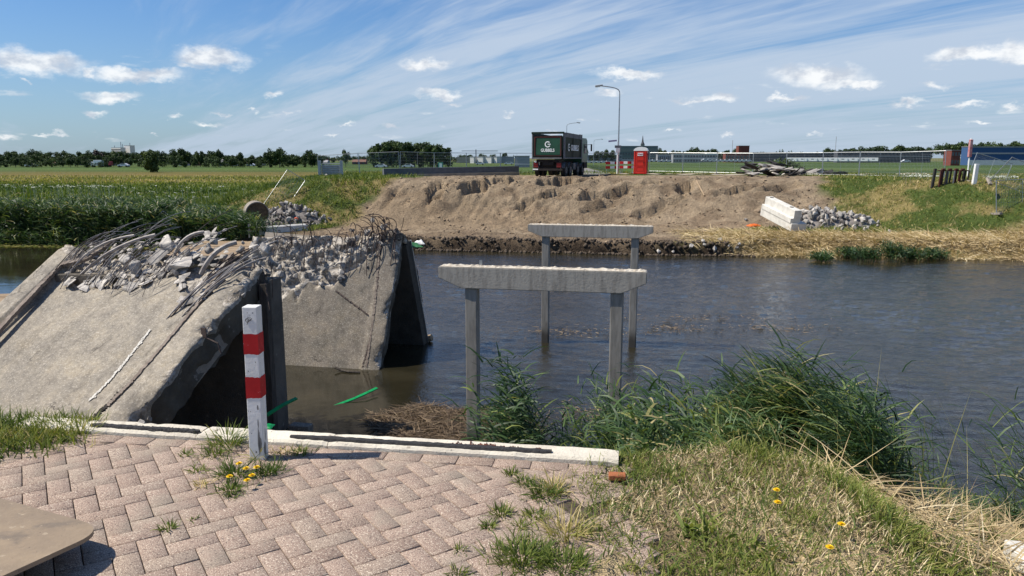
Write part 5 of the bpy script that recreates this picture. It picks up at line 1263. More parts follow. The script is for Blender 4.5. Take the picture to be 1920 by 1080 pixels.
# ---------------------------------------------------------------- distant trees, houses, sheds
def crown(kind, n, seed):
    r = np.random.default_rng(seed)
    if kind == 'round': nb, sx, sz, z0 = 16, .40, .42, .56
    elif kind == 'poplar': nb, sx, sz, z0 = 14, .22, .44, .54
    elif kind == 'spire': nb, sx, sz, z0 = 10, .13, .46, .52
    elif kind == 'bush': nb, sx, sz, z0 = 14, .58, .42, .44
    elif kind == 'willow': nb, sx, sz, z0 = 22, .55, .46, .48
    else: nb, sx, sz, z0 = 12, .55, .30, .62
    u = r.normal(size=(nb, 3)); u /= np.linalg.norm(u, axis=1)[:, None]; rad = r.uniform(.35, .85, nb)
    c = u*rad[:, None]*np.array([sx, sx, sz]); br = r.uniform(.11, .20, nb)*(1 if kind not in ('spire', 'poplar') else .75)
    k = r.integers(0, nb, n); d = r.normal(size=(n, 3)); d /= np.linalg.norm(d, axis=1)[:, None]
    p = c[k]+d*(br[k]*r.uniform(.55, 1.08, n))[:, None]; p[:, 2] += z0
    if kind == 'spire': p[:, :2] *= (1.5-1.25*np.clip(p[:, 2], 0, 1))[:, None]
    s = r.uniform(.020, .048, n)*(1.2 if kind != 'spire' else .9)
    a = r.normal(size=(n, 3)); a /= np.linalg.norm(a, axis=1)[:, None]; b = np.cross(a, d+.3*r.normal(size=(n, 3))); b /= np.linalg.norm(b, axis=1)[:, None]+1e-6
    V = np.stack([p-a*s[:, None], p-b*s[:, None]*.6, p+a*s[:, None], p+b*s[:, None]*.6], 1)
    base = r.uniform(.15, .75, nb)
    T = np.clip(base[k]+r.normal(0, .14, n), 0, 1)
    return np_mesh(kind, V.reshape(-1, 3), np.arange(n*4).reshape(n, 4), np.repeat(T, 4))
def trunk(kind, seed):
    r = random.Random(seed); mb = MB(); w = .018 if kind in ('spire', 'poplar') else .026
    mb.tube([(0, 0, -.02), (.004, 0, .25), (0, .004, .6)], w, 7, r2=w*.45)
    for i in range(5):
        a = r.random()*6.3; z = r.uniform(.22, .5); mb.tube([(0, 0, z), (math.cos(a)*.12, math.sin(a)*.12, z+.12), (math.cos(a)*.24, math.sin(a)*.24, z+.2)], w*.4, 5, r2=w*.12)
    return mb.mesh('trunk')
TV = {}
for kd, cnt, nn_ in (('round', 5, 1500), ('poplar', 3, 1300), ('spire', 2, 700), ('bush', 3, 1000), ('willow', 1, 5200), ('flat', 3, 1300)):
    TV[kd] = []
    for i in range(cnt):
        cm = crown(kd, nn_, 50+i*7+len(kd)); cm.materials.append(M['willow'] if kd == 'willow' else M['tree']); tm = trunk(kd, i); tm.materials.append(M['bark']); TV[kd].append((cm, tm))
M['copper'] = leaf_mat('copper_leaf', [(0, (.012, .008, .010)), (1, (.045, .030, .030))], .15)
def tree(kind, px, y, top_px, width=1.0, label='', group=None, name=None, m=None):
    b_ = at(px, 300, y); z0 = gzs(b_.x, y); H = at(px, top_px, y).z-z0
    cm, tm = random.choice(TV[kind]); nm = name or {'poplar': 'poplar_tree', 'spire': 'conifer_tree', 'bush': 'shrub', 'willow': 'willow_tree'}.get(kind, 'broadleaf_tree')
    t = thing(nm, label, 'shrub' if kind == 'bush' else 'tree', (b_.x, y, z0-.3), random.random()*6.3, group); t.scale = (H*width, H*width, H+.3)
    if m: cm = cm.copy(); cm.materials.clear(); cm.materials.append(m)
    o = obj('crown', cm, None, t); obj('trunk', tm, None, t); return t
def zonel(px):
    for lim, w in ((70, 'at the far left edge'), (150, 'left of the copper tree'), (205, 'near the copper tree'), (260, 'below the office block'), (310, 'beside the willow'), (400, 'right of the willow'), (480, 'before the big double tree'), (560, 'around the double tree'), (690, 'left of the poplar grove'), (1000, 'behind the white sheds'), (1160, 'behind the truck'), (1260, 'around the wide office'), (1400, 'left of the red brick block'), (1700, 'above the dark warehouse'), (1800, 'near the marker pole'), (2000, 'above the blue hall')):
        if px < lim: return w
# continuous wood on the left
px = -60
while px < 600:
    tree('round', px+5, random.uniform(350, 380), 291+random.gauss(0, 1.5), 1.25, 'mid green tree in the second row of the left wood '+zonel(px), 'second row trees in the left wood')
    tp = 284+random.gauss(0, 2.2)-(2.5 if 60 < px < 100 else 0)+(3 if px > 430 else 0)
    if px > 420: tp = 290+random.gauss(0, 2)
    tree(random.choice(['round', 'round', 'flat']), px, random.uniform(400, 440), tp, random.uniform(.95, 1.25), 'dark green tree in the left wood '+zonel(px), 'trees in the wood on the left'); px += random.uniform(10, 17)
px = -40; kf = -1
while px < 600:
    kf += 1; tree(random.choice(['round', 'bush', 'bush']), px, random.uniform(322, 340), (299.5 if kf % 2 else 295)+random.gauss(0, 1.3), random.uniform(.9, 1.4), ('shorter' if kf % 2 else 'taller')+' low bushy tree before the left wood '+zonel(px), 'low trees before the left wood'); px += random.uniform(13, 24)
tree('round', 183, 400, 280, .95, 'dark purplish copper tree standing above the left wood', None, None, M['copper'])
tree('willow', 281, 218, 279, .95, 'big pale green willow standing alone in the left field')
for px, y, tp, w, kd, lb in [(47, 380, 290, .9, 'round', 'roundish mid green tree in front of the wood near the left edge'), (345, 360, 278, .8, 'round', 'tall dark tree right of the willow'), (325, 365, 280, .8, 'round', 'dark tree just behind the willow on its right'), (375, 350, 280, .62, 'round', 'tall tree with pointed top between willow and grey roofs'), (391, 330, 292, .9, 'bush', 'dark round shrub right of the pointed tree'),
                             (409, 380, 281, .62, 'round', 'dark rounded tree right above the long grey roof'), (449, 350, 283, .55, 'round', 'small peaked tree over the white gabled house'), (440, 330, 291, .6, 'bush', 'dark bushy tree in front of the peaked one'), (485, 322, 303, 1.3, 'bush', 'low round bush between two houses on the left field'), (505, 325, 279, .66, 'round', 'left half of the big double tree'), (524, 325, 277, .85, 'round', 'right and larger half of the big double tree'),
                             (542, 350, 284, .45, 'spire', 'slim conifer just right of the double tree'), (556, 350, 285, .45, 'spire', 'second slim conifer right of the double tree'), (571, 350, 288, .5, 'round', 'small light tree before the lone dark tree'), (583, 330, 278, .62, 'round', 'lone dark tree above the toppled fence panel'), (648, 340, 280, .55, 'round', 'small round tree halfway to the poplar grove')]:
    tree(kd, px, y, tp, w*1.25, lb)
px = 600
while px < 700: tree('flat', px, 470, 291+random.gauss(0, 1), 1.0, 'low dark tree on the horizon left of the poplar grove', 'low trees left of the grove'); px += 13
for i, px in enumerate(np.linspace(700, 836, 17)):
    tp = [268, 264, 262, 261, 261, 262, 262, 263, 265, 266, 265, 264, 266, 267, 266, 269, 274][i]+random.gauss(0, .8)
    tree('poplar', float(px), 330+random.uniform(-8, 8), tp, 1.15, f'tall poplar in the dense grove, {nth(i)} from its left end', 'poplars in the grove')
    if i % 2 == 0: tree('bush', float(px)+4, 325, 291+random.gauss(0, 2), 1.1, f'dark undergrowth shrub at the foot of the grove, {nth(i//2)} from the left', 'undergrowth of the grove')
for px, y, tp, kd, w, lb in [(850, 560, 293, 'flat', 1, 'small tree just right of the poplar grove'), (865, 600, 289, 'flat', 1.2, 'flat topped tree left of the crane'), (880, 610, 289, 'flat', 1.2, 'flat topped tree under the crane mast'), (905, 610, 288, 'flat', 1.2, 'tree right of the crane mast'), (925, 600, 288, 'flat', 1.1, 'tree above the white sheds'), (945, 560, 284, 'round', .8, 'rounded tree behind the white sheds, tallest there'), (963, 600, 287, 'spire', .6, 'tiny conifer left of the grey shed'),
                             (1101, 600, 273, 'spire', .55, 'slim conifer just right of the truck cab'), (1110, 560, 288, 'round', 1, 'tree behind the third lamp'), (1122, 560, 281, 'round', 1, 'dark tree behind the farthest lamp post'), (1135, 560, 280, 'round', 1, 'dark tree left of the tall lamp'), (1150, 560, 282, 'round', 1, 'dark tree behind the tall lamp post')]:
    tree(kd, px, y, tp, w, lb)
px = 1236; ki = -1
while px < 1384: ki += 1; tree('round', px, 640+random.uniform(-10, 10), 280+random.gauss(0, 2.2), .95, f'dark skyline tree between wide office and red block, {nth(ki)} from the left', 'skyline trees left of the red block'); px += random.uniform(7, 11)
for px, tp, kd in [(1415, 285, 'flat'), (1428, 284, 'flat'), (1455, 280, 'spire'), (1461, 276, 'spire'), (1466, 275, 'spire'), (1478, 279, 'spire'), (1483, 278, 'spire'), (1500, 284, 'flat'), (1535, 284, 'flat')]:
    tree(kd, px, 680, tp, .8 if kd == 'spire' else 1, 'slim dark conifer above the warehouse left part' if kd == 'spire' else 'low tree above the warehouse left part', 'trees above the left part of the warehouse')
for px, tp in [(1552, 278), (1562, 280), (1573, 282), (1581, 278), (1591, 279), (1600, 279), (1612, 276), (1622, 275), (1633, 274), (1645, 275), (1655, 275), (1667, 276), (1680, 276), (1690, 273), (1702, 279), (1712, 273), (1730, 275), (1740, 277)]:
    tree('round', px, 680, tp-1, 1.35, f'rounded skyline tree above the long dark warehouse, {nth([1552,1562,1573,1581,1591,1600,1612,1622,1633,1645,1655,1667,1680,1690,1702,1712,1730,1740].index(px))} from the left', 'skyline trees above the warehouse')
for px, tp in [(1769, 268), (1780, 266), (1792, 265), (1803, 266), (1814, 267), (1833, 268), (1845, 266), (1858, 265), (1868, 267), (1897, 264), (1908, 264), (1925, 266), (1940, 268)]:
    tree('flat', px, 600, tp, 1.0, 'broad dark tree '+('left of the marker pole' if px < 1815 else 'above the blue hall' if px < 1880 else 'at the right edge above the blue hall'), 'trees by the blue hall')
# --- buildings
BC = {k: mat('wall_'+k, c, c2, 1.5, .85) for k, c, c2 in [('white', (.66, .66, .64), (.58, .58, .57)), ('grey', (.30, .31, .33), (.25, .26, .28)), ('dark', (.055, .06, .075), (.075, .08, .095)), ('brick', (.20, .062, .045), (.15, .05, .04)), ('blue', (.045, .10, .22), (.04, .085, .19)), ('beige', (.40, .34, .26), (.34, .29, .23)), ('roofgrey', (.34, .34, .35), (.28, .28, .29)), ('rooftile', (.20, .11, .08), (.14, .08, .06)), ('greygreen', (.16, .19, .18), (.13, .155, .15)), ('black', (.02, .022, .025), (.03, .032, .035))]}
GW = mat('window_glass', (.05, .06, .075), None, rough=.15, spec=.7)
def building(name, px0, px1, top, y, label, wall, roof='flat', depth=12, rows=0, cols=0, roofm='roofgrey', bands=None, cat='building', foot=None):
    depth = min(depth, 7); a = at(px0, 300, y); b_ = at(px1, 300, y); xm = (a.x+b_.x)/2; z0 = gzs(xm, y)-.3; H = at(xm/y*FPX*1.0+960, top, y).z-z0; W_ = b_.x-a.x
    if foot is not None: zf = at(px0, foot, y).z-z0
    t = thing(name, label, cat, (xm, y, z0), -.45 if name in ('white_shed', 'office_block', 'tower_block') else 0); wh = H*(.58 if roof == 'gable' else 1)
    mb = MB(); mb.box((0, depth/2, wh/2), (W_, depth, wh)); mb.build('wall', BC[wall], t)
    if roof == 'gable':
        mb = MB(); e = .3; mb.add([(-W_/2-e, -e, wh-.1), (W_/2+e, -e, wh-.1), (W_/2+e, depth+e, wh-.1), (-W_/2-e, depth+e, wh-.1), (-W_/2, depth/2, H), (W_/2, depth/2, H)], [(0, 1, 5, 4), (2, 3, 4, 5), (0, 4, 3), (1, 2, 5), (3, 2, 1, 0)])
        rf = mb.build('roof', BC[roofm], t); mb = MB(); mb.box((W_*.3, depth/2, H+.1), (.6, .6, 1.1)); mb.build('chimney', BC['brick'], rf)
    else:
        mb = MB(); mb.box((0, depth/2, H+.12), (W_+.4, depth+.4, .25)); mb.build('roof', BC[roofm], t)
    if rows:
        for r_ in range(rows):
            for c_ in range(cols):
                mb = MB(); mb.box((-W_/2+W_*(c_+.5)/cols, -.03, wh*(r_+.55)/rows), (W_/cols*.62, .08, wh/rows*.45)); mb.build('window', GW, t)
    if bands:
        for f0, f1, mm in bands: mb = MB(); mb.box((0, -.06, H*(f0+f1)/2), (W_+.02, .14, H*(f1-f0))); mb.build('facade_band', BC[mm], t)
    return t
building('office_block', 206, 232, 277, 950, 'white striped office block with roof masts above the left wood', 'white', rows=0, bands=[(.80, .88, 'black'), (.64, .72, 'black'), (.50, .57, 'black')], depth=18)
ob = building('tower_block', 232, 248, 273, 955, 'plain pale tower block directly right of the striped office block', 'white', depth=18)
for px, tp in ((215, 273), (227, 266), (230, 270), (244, 268)):
    q = at(px, 277, 958); mb = MB(); mb.tube([(0, 0, 0), (0, 0, at(px, tp, 958).z-q.z+1)], .35, 5); o = mb.build('roof_mast', BC['grey']); o.location = q-Vector((0, 0, 1)); setp(o, {215: 'leftmost mast on the striped office roof', 227: 'tallest thin mast on the striped office roof', 230: 'short mast next to the tallest one', 244: 'mast on the pale tower block'}[px], 'mast')
for args in [('house', 22, 34, 301, 420, 'pale house at the far left edge of the wood', 'beige', 'gable'), ('house', 92, 104, 301, 420, 'small orange roofed house in the wood below a broad tree', 'beige', 'gable'), ('house', 140, 155, 302, 420, 'greyish house among bushes left of the copper tree', 'grey', 'gable'),
             ('house', 189, 208, 301, 400, 'house with reddish brown roof below the copper tree', 'beige', 'gable'), ('house', 335, 346, 302, 400, 'small house right of the willow', 'white', 'gable'), ('house', 362, 372, 303, 400, 'small orange brick house under the pointed tree', 'brick', 'gable'), ('barn', 399, 418, 299, 390, 'long grey roofed barn left of the gabled house', 'grey', 'gable'),
             ('house', 426, 443, 298, 395, 'gabled house with pale grey roof right of the barn', 'white', 'gable'), ('house', 461, 474, 299, 395, 'house with pale brown roof, left of a matching one', 'beige', 'gable'), ('house', 476, 490, 299, 396, 'house with pale brown roof, right one of the pair', 'beige', 'gable'), ('house', 604, 613, 300, 450, 'small pale house right of the lone dark tree', 'white', 'gable'), ('house', 660, 685, 299, 460, 'low reddish farmhouse left of the poplar grove', 'brick', 'gable')]:
    nm, a, b_, tp, y, lb, wl, rf = args; building(nm, a, b_, tp, y, lb, wl, rf, depth=9, rows=1, cols=3, roofm='rooftile' if 'brown' in lb or 'orange' in lb or 'farm' in lb else 'roofgrey')
for i, (a, b_, w) in enumerate([(881, 889, 'leftmost'), (894, 906, 'second'), (908, 922, 'third'), (925, 932, 'rightmost')]):
    building('white_shed', a, b_, 294, 520, f'white box shaped shed in the row right of the poplar grove, {w}', 'white', depth=8, cat='shed')
building('grey_shed', 855, 880, 295, 540, 'greyish brown shed left of the row of white sheds', 'beige', depth=8, cat='shed'); building('grey_shed', 933, 964, 294, 530, 'dark grey shed right of the row of white sheds', 'grey', depth=8, cat='shed')
building('flat_building', 965, 993, 293, 330, 'low grey flat roofed building just left of the truck', 'grey', depth=10, bands=[(.30, .36, 'white')])
building('flat_building', 1097, 1166, 291, 560, 'long low grey building behind the fence right of the truck', 'grey', depth=16, rows=2, cols=14)
building('wide_office', 1161, 1233, 274, 620, 'wide grey green office building behind the red toilet, sign on its left', 'greygreen', depth=22, rows=3, cols=14, bands=[(.66, 1.0, 'greygreen'), (.0, .2, 'grey')])
building('low_office', 1233, 1262, 290, 600, 'low grey building joined right of the wide office', 'grey', depth=14, rows=1, cols=8)
building('apartment_block', 1262, 1346, 289, 560, 'long low apartment block with grey windows behind the middle fence', 'grey', depth=14, rows=2, cols=16, bands=[(.47, .53, 'white'), (.93, 1.0, 'white')])
building('low_house', 1325, 1345, 286, 590, 'white fronted building behind the apartment block', 'white', depth=12, rows=1, cols=3)
building('brown_hall', 1360, 1404, 288, 560, 'low brownish hall below the red brick block', 'brick', depth=14, rows=1, cols=8)
building('brick_block', 1384, 1404, 273.5, 590, 'tall red brick block left of the fence corner', 'brick', depth=14)
building('warehouse', 1405, 1570, 286, 620, 'left half of the long dark warehouse with a grey roof edge', 'dark', depth=40, bands=[(.90, .97, 'roofgrey')])
building('warehouse', 1570, 1745, 284, 560, 'right half of the long dark warehouse, higher roof', 'dark', depth=40, bands=[(.55, .6, 'grey')])
building('blue_hall', 1815, 2000, 275.5, 420, 'long blue industrial hall with white base at the right edge', 'blue', depth=40, bands=[(.0, .30, 'white'), (.62, .70, 'roofgrey'), (.97, 1.02, 'roofgrey')])
building('brick_house', 1783, 1800, 282, 400, 'small pinkish brick building left of the blue hall', 'brick', depth=8, rows=2, cols=3)
# church spire
b_ = at(1204, 300, 900); z0 = gzs(b_.x, 900); ch = thing('church_tower', 'slim dark church spire rising behind the wide office', 'church tower', (b_.x, 900, z0)); H = at(1204, 254, 900).z-z0
mb = MB(); mb.box((0, 0, H*.33), (4.2, 4.2, H*.66)); mb.build('tower', BC['greygreen'], ch); mb = MB(); mb.tube([(0, 0, H*.66), (0, 0, H*.74), (0, 0, H)], 2.2, 8, r2=.15); mb.build('spire', BC['dark'], ch)
# tower crane, masts
b_ = at(892.5, 300, 800); z0 = gzs(b_.x, 800); cr_ = thing('tower_crane', 'distant tower crane with a long flat jib above the white sheds', 'crane', (b_.x, 800, z0)); H = at(892, 283, 800).z-z0
mb = MB(); mb.box((0, 0, H/2), (1, 1, H+3)); mb.build('mast', BC['grey'], cr_); mb = MB(); mb.box((4, 0, H), (38, .7, .6)); mb.build('jib', BC['grey'], cr_)
for px, tp, y, lb in ((1372, 263, 900, 'lattice mast faint on the skyline left of the red brick block'), (1565, 256, 850, 'very thin tall mast above the dark warehouse')):
    b_ = at(px, 300, y); z0 = gzs(b_.x, y); mb = MB(); mb.tube([(0, 0, 0), (0, 0, at(px, tp, y).z-z0)], .28, 4); o = mb.build('radio_mast', BC['grey']); o.location = (b_.x, y, z0); setp(o, lb, 'mast')
# --- distant cars and trucks
def car_mesh():
    t = thing('parked_car', '', 'car'); poly = [(-2.1, .35), (-2.1, .85), (-1.3, .95), (-.75, 1.42), (.75, 1.45), (1.5, .98), (2.1, .85), (2.15, .35)]
    bm = bmesh.new(); vs = [bm.verts.new((x, -.85, z)) for x, z in poly]; f = bm.faces.new(vs); r = bmesh.ops.extrude_face_region(bm, geom=[f]); bmesh.ops.translate(bm, vec=(0, 1.7, 0), verts=[v for v in r['geom'] if isinstance(v, bmesh.types.BMVert)]); bmesh.ops.recalc_face_normals(bm, faces=bm.faces[:]); me = bpy.data.meshes.new('body'); bm.to_mesh(me); bm.free()
    obj('body', me, mat('car_paint', (.62, .63, .65), None, rough=.3, spec=.5), t); mb = MB(); mb.box((0, 0, 1.2), (1.6, 1.72, .32)); mb.build('glass', GL, t)
    for x in (-1.3, 1.35):
        mb = MB(); mb.tube([(x, -.88, .33), (x, .88, .33)], .33, 12); mb.build('wheel', TY, t)
    return t
car0 = None
def car(px, y, label, sc=1, rz=0, group='cars parked along the far road'):
    global car0
    b_ = at(px, 300, y); z = gzs(b_.x, y)
    if car0 is None: car0 = car_mesh(); o = car0; o.location = (b_.x, y, z); o.rotation_euler = (0, 0, rz); o.scale = (sc,)*3; o['label'] = label; o['group'] = group
    else: o = dup(car0, (b_.x, y, z), rz, label, scale=sc, group=group)
    o.location.z += .9 if px > 1150 else .2
for i, px in enumerate(range(1208, 1262, 9)): car(px, 520, f'white parked car in the row right of the red toilet, {nth(i)} from the left', 1.15)
for i, px in enumerate(range(1322, 1406, 8)): car(px, 520, f'white parked car in the long row below the brown hall, {nth(i)} from the left', 1.2)
for i, px in enumerate((1104, 1113, 1122, 1131, 1140)): car(px, 520, f'white parked car between truck and tall lamp, {nth(i)} from the left', 1.1)
car(714, 300, 'pale car below the poplar grove, left one', 1.1); car(765, 300, 'brownish pale car below the poplar grove, right one', 1.1); car(954, 420, 'white car just left of the grey flat building', 1.2); car(900, 420, 'pale car in front of the white sheds', 1.1)
car(231, 330, 'white car on the road below the office block', 1.1); car(57, 330, 'dark toned car on the road at far left', 1.1); car(470, 350, 'pale car parked by the paired houses', 1.0); car(1698, 480, 'white car in front of the warehouse, right of the trailers', 1.3); car(1455, 480, 'pale car under the left part of the warehouse', 1.2)
for i, px in enumerate(range(1484, 1640, 19)):
    b_ = at(px, 300, 500); z = gzs(b_.x, 500)+1.2; t = thing('white_trailer', f'white trailer in the row before the dark warehouse, {nth(i)} from the left', 'trailer', (b_.x, 500, z), -.3, 'white trailers before the warehouse')
    mb = MB(); mb.bevbox((0, 0, 1.5), (6.6, 2.2, 2.3), .15); mb.build('body', TW, t); mb = MB(); mb.box((.3, -1.11, 1.8), (1.6, .04, .5)); mb.build('window_strip', GL, t); mb = MB(); mb.tube([(0, -1.0, .4), (0, 1.0, .4)], .4, 10); mb.build('wheel', TY, t)
b_ = at(182, 300, 340); z = gzs(b_.x, 340); t = thing('white_truck', 'small white box truck on the road in front of the copper tree', 'truck', (b_.x, 340, z)); mb = MB(); mb.bevbox((.6, 0, 1.9), (3.6, 2.3, 2.4), .06); mb.build('box', TW, t); mb = MB(); mb.bevbox((-1.9, 0, 1.5), (1.3, 2.1, 1.7), .1); mb.build('cab', TW, t)
for x in (-1.8, 1.5): mb = MB(); mb.tube([(x, -1.1, .45), (x, 1.1, .45)], .45, 12); mb.build('wheel', TY, t)
b_ = at(198, 300, 350); z = gzs(b_.x, 350); t = thing('red_trailer', 'long red trailer right behind the small white truck', 'trailer', (b_.x, 350, z)); mb = MB(); mb.bevbox((0, 0, 1.6), (5.4, 2.3, 1.7), .06); mb.build('box', mat('trailer_red', (.35, .05, .06), None, rough=.5), t)
for x in (-1.6, 1.6): mb = MB(); mb.tube([(x, -1.1, .45), (x, 1.1, .45)], .45, 12); mb.build('wheel', TY, t)
b_ = at(826, 300, 300); t = thing('green_cabin', 'small teal green cabin in front of the poplar grove', 'cabin', (b_.x, 300, gzs(b_.x, 300))); mb = MB(); mb.bevbox((0, 0, 1.1), (1.9, 1.9, 2.3), .05); mb.build('cabin', mat('teal', (.05, .25, .20), None, rough=.5), t); mb = MB(); mb.box((.1, -.96, 1.2), (1.0, .04, 1.6)); mb.build('door', TW, t)

# ================================================================ vegetation
def veg(name, parts, m, label, cat, kind='stuff', group=None):
    v, f, t_ = join(parts) if isinstance(parts, list) else parts
    return setp(obj(name, np_mesh(name, v, f, t_), m), label, cat, group, kind)
U = rng.uniform
# --- far reed bed on the left bank
def reed_plants(x, y, z, H, az0, azs, nl, ll, lw, lean=.12, tint=(0, .85), stemw=.012, K=3, droop=(.6, 1.5), upper=.25):
    n = len(x); out = []
    la = az0+rng.normal(0, azs, n); le = np.pi/2-np.abs(rng.normal(lean, .08, n)); tt = U(tint[0], tint[1], n)
    base = np.stack([x, y, z], 1); cu = U(.05, .30, n)
    out.append(blades(base, la, le, H, stemw, cu, np.clip(tt+.1, 0, 1), 3))
    # points along the stem
    for k in range(nl):
        f = upper+(1-upper)*(k+U(0, 1, n))/nl
        e = le-cu*f*.5; p = base+np.stack([np.cos(e)*np.cos(la), np.cos(e)*np.sin(la), np.sin(e)], 1)*(H*f)[:, None]
        a = az0+rng.normal(0, azs*1.5, n)+np.where(U(0, 1, n) < .22, np.pi, 0)
        out.append(blades(p, a, U(.3, 1.1, n), ll*U(.6, 1.15, n)*(1.1-.4*np.abs(f-.6)), lw*U(.7, 1.2, n), U(droop[0], droop[1], n), np.clip(tt+rng.normal(0, .12, n), 0, 1), K))
    return out
n = 9500; x = U(-38, -13.5, n); tt = rng.random(n)**1.3; t_d = .1+tt*6
y = 41.2-.13*x+t_d+rng.normal(0, .2, n); k = (x < -17.5+.8*rng.normal(size=n)+2.6*np.exp(-((t_d-1)/1.5)**2)-.25*t_d) & (fbm(x*.3, y*.3, 3) > -.62)
x, y, t_d = x[k], y[k], t_d[k]; H = 1.85+.55*fbm(x*.35, y*.3, 3)-.035*t_d
H = H*np.where((x > -21), .72, 1)*(1-.35*ss(5, 9, t_d))
veg('reed_bed', reed_plants(x, y, gz(x, y)-.1, H, np.pi, .7, 7, .62, .048, .16, (0, .9), .02), M['reed'], 'tall dark green reed bed along the far left bank', 'reeds')
# bright low herbs between the reeds and the hill
n = 16000; x = U(-40, -9, n); y = 41.5-.13*x+U(1.2, 26, n); tdd = y-(41.2-.13*x)
k = (rng.random(n) < .85) & ~((x > -17) & (tdd < 3)); x, y = x[k], y[k]; k = sand_w(x, y) < .3; x, y = x[k], y[k]
hh_ = (.35+.35*np.clip(fbm(x*.25, y*.25, 3)+.5, 0, 1.3))*np.where(x < -20, 1.15, .65)
ti = np.clip(.30+.22*fbm(x*.3+4, y*.3, 3)+rng.normal(0, .1, len(x)), 0, 1); ti = np.where((x > -18), ti+.12*ss(-.1, .4, fbm(x*.5, y*.5, 3)), ti)
base = np.stack([x, y, gz(x, y)-.03], 1); P_ = []
for q in range(4): P_.append(blades(base+rng.normal(0, .16, base.shape)*np.array([1, 1, 0]), U(0, 6.3, len(x)), U(.7, 1.45, len(x)), hh_*U(.7, 1.3, len(x)), U(.025, .06, len(x)), U(.3, 1.4, len(x)), ti, 3))
veg('bank_grass', P_, M['grass'], 'long green grass and herbs on the far left bank', 'grass')
# meadow behind with dry ochre heads
n = 34000; y = 62+110*rng.random(n)**1.5; x = -y*.8+rng.random(n)*(y*.8-10); k = ~((x > -24) & (y < 92)); x, y = x[k], y[k]; n = len(x)
dry = ss(108, 135, y)*(1-ss(165, 200, y)); ti = np.clip(.34+.2*fbm(x*.05, y*.1, 3)+dry*.32*ss(-10, -40, x)+rng.normal(0, .07, n), 0, 1)
veg('meadow_grass', blades(np.stack([x, y, gz(x, y)-.05], 1), U(0, 6.3, n), U(.9, 1.5, n), U(.2, .5, n), .05+.0012*y, U(0, .8, n), ti, 3), M['grass'], 'tall meadow grass in the left field, ochre farther back', 'grass')
# right hand slope grass and plateau verge
n = 62000; x = U(9, 46, n); y = U(40, 64, n); sw_ = sand_w(x, y); td_ = y-shore(x); k = (sw_ < .25) & (td_ > .8); x, y, td_ = x[k], y[k], td_[k]
pt_ = .7*fbm(x*.35, y*.5, 4)+.6*fbm(x*1.2, y*2.0, 3); st = np.clip((1-ss(4.6, 7.0, td_+1.2*pt_)), 0, 1); dryp = ss(-.08, .22, pt_+.3*fbm(x*1.3, y*1.3, 2)); rd = rng.random(len(x))
ti = np.clip(.38+.40*dryp*rd+.22*(rd > .72)+.12*rng.normal(size=len(x)), 0, .95); g_ = rd > st*.9
x1, y1 = x[g_], y[g_]
veg('slope_grass', blades(np.stack([x1, y1, gz(x1, y1)-.02], 1), U(0, 6.3, len(x1)), U(.5, 1.45, len(x1)), U(.12, .34, len(x1)), U(.02, .045, len(x1)), U(.2, 1.4, len(x1)), ti[g_], 3), M['grass'], 'short patchy green grass on the far right bank', 'grass')
n = 30000; x = U(9.5, 44, n); td_ = .2+5.8*rng.random(n)**.9; y = shore(x)+td_; k = rng.random(n) < ss(8.5, 14, x+1.5*fbm(x, y, 2)); x, y, td_ = x[k], y[k], td_[k]; n = len(x)
veg('bank_straw', blades(np.stack([x, y, np.maximum(gz(x, y), WZ)+U(0, .12, n)], 1), rng.normal(np.pi*1.05, 1.1, n), rng.normal(.12, .28, n), U(.35, 1.0, n), U(.018, .04, n), U(0, .7, n), np.clip(.55+.3*fbm(x*.7, y*.7, 3)+rng.normal(0, .18, n), 0, 1), 3), M['straw'], 'flattened dry reed straw along the far right waterline', 'dry reeds')
# sparse tufts on the mud, grass fringe on the crest at left and in front of the fence
n = 9000; x = U(-24, 34, n); y = U(58, 80, n); k = (sand_w(x, y) < .1) & ((x < 0) | (y > 69.6) | (x > 25)); x, y = x[k], y[k]; n = len(x)
veg('verge_grass', blades(np.stack([x, y, gz(x, y)-.02], 1), U(0, 6.3, n), U(.7, 1.5, n), U(.15, .45, n), U(.03, .06, n), U(.1, 1, n), np.clip(.42+.25*fbm(x*.3, y*.3, 2)+rng.normal(0, .1, n), 0, .9), 3), M['grass'], 'grass verge around the fences on the far embankment', 'grass')
# shrub behind the dumped asphalt
for px, tp, w_ in ((1462, 296, 'left'), (1488, 299, 'right')): tree('bush', px, 67, tp-7, 1.1, f'light green bush behind the dumped asphalt slabs, {w_} one', None, None, M['willow'])
# soil clods on the dug slope and bench
V = []; F_ = []
cl = bmesh.new(); bmesh.ops.create_icosphere(cl, subdivisions=1, radius=.5); cv_ = np.array([v.co[:] for v in cl.verts]); cf_ = np.array([[v.index for v in f.verts] for f in cl.faces]); cl.free()
n = 5200; x = U(-12, 26, n); y = 41.6-.13*x+17*rng.random(n); k = (sand_w(x, y) > .5) & (fbm(x*.6, y*.9, 3)+.25*rng.normal(size=n) > .02); x, y = x[k], y[k]; n = len(x)
s_ = (.035+.16*rng.random(n)**4)[:, None, None]; jit = cv_[None]*(1+.35*rng.normal(size=(n, len(cv_), 1)))*s_*np.array([1.2, 1, .8]); V = jit+np.stack([x, y, gz(x, y)+s_[:, 0, 0]*.2], 1)[:, None]
F_ = (np.arange(n)[:, None, None]*len(cv_)+cf_[None]).reshape(-1, 3)
M['clod'] = mat('soil_clod', (.30, .225, .15), (.15, .11, .075), 1.2, .95, .6, 20)
setp(obj('soil_clods', np_mesh('soil_clods', V.reshape(-1, 3), F_), M['clod']), 'loose clods of soil scattered over the dug sand slope', 'soil', kind='stuff')
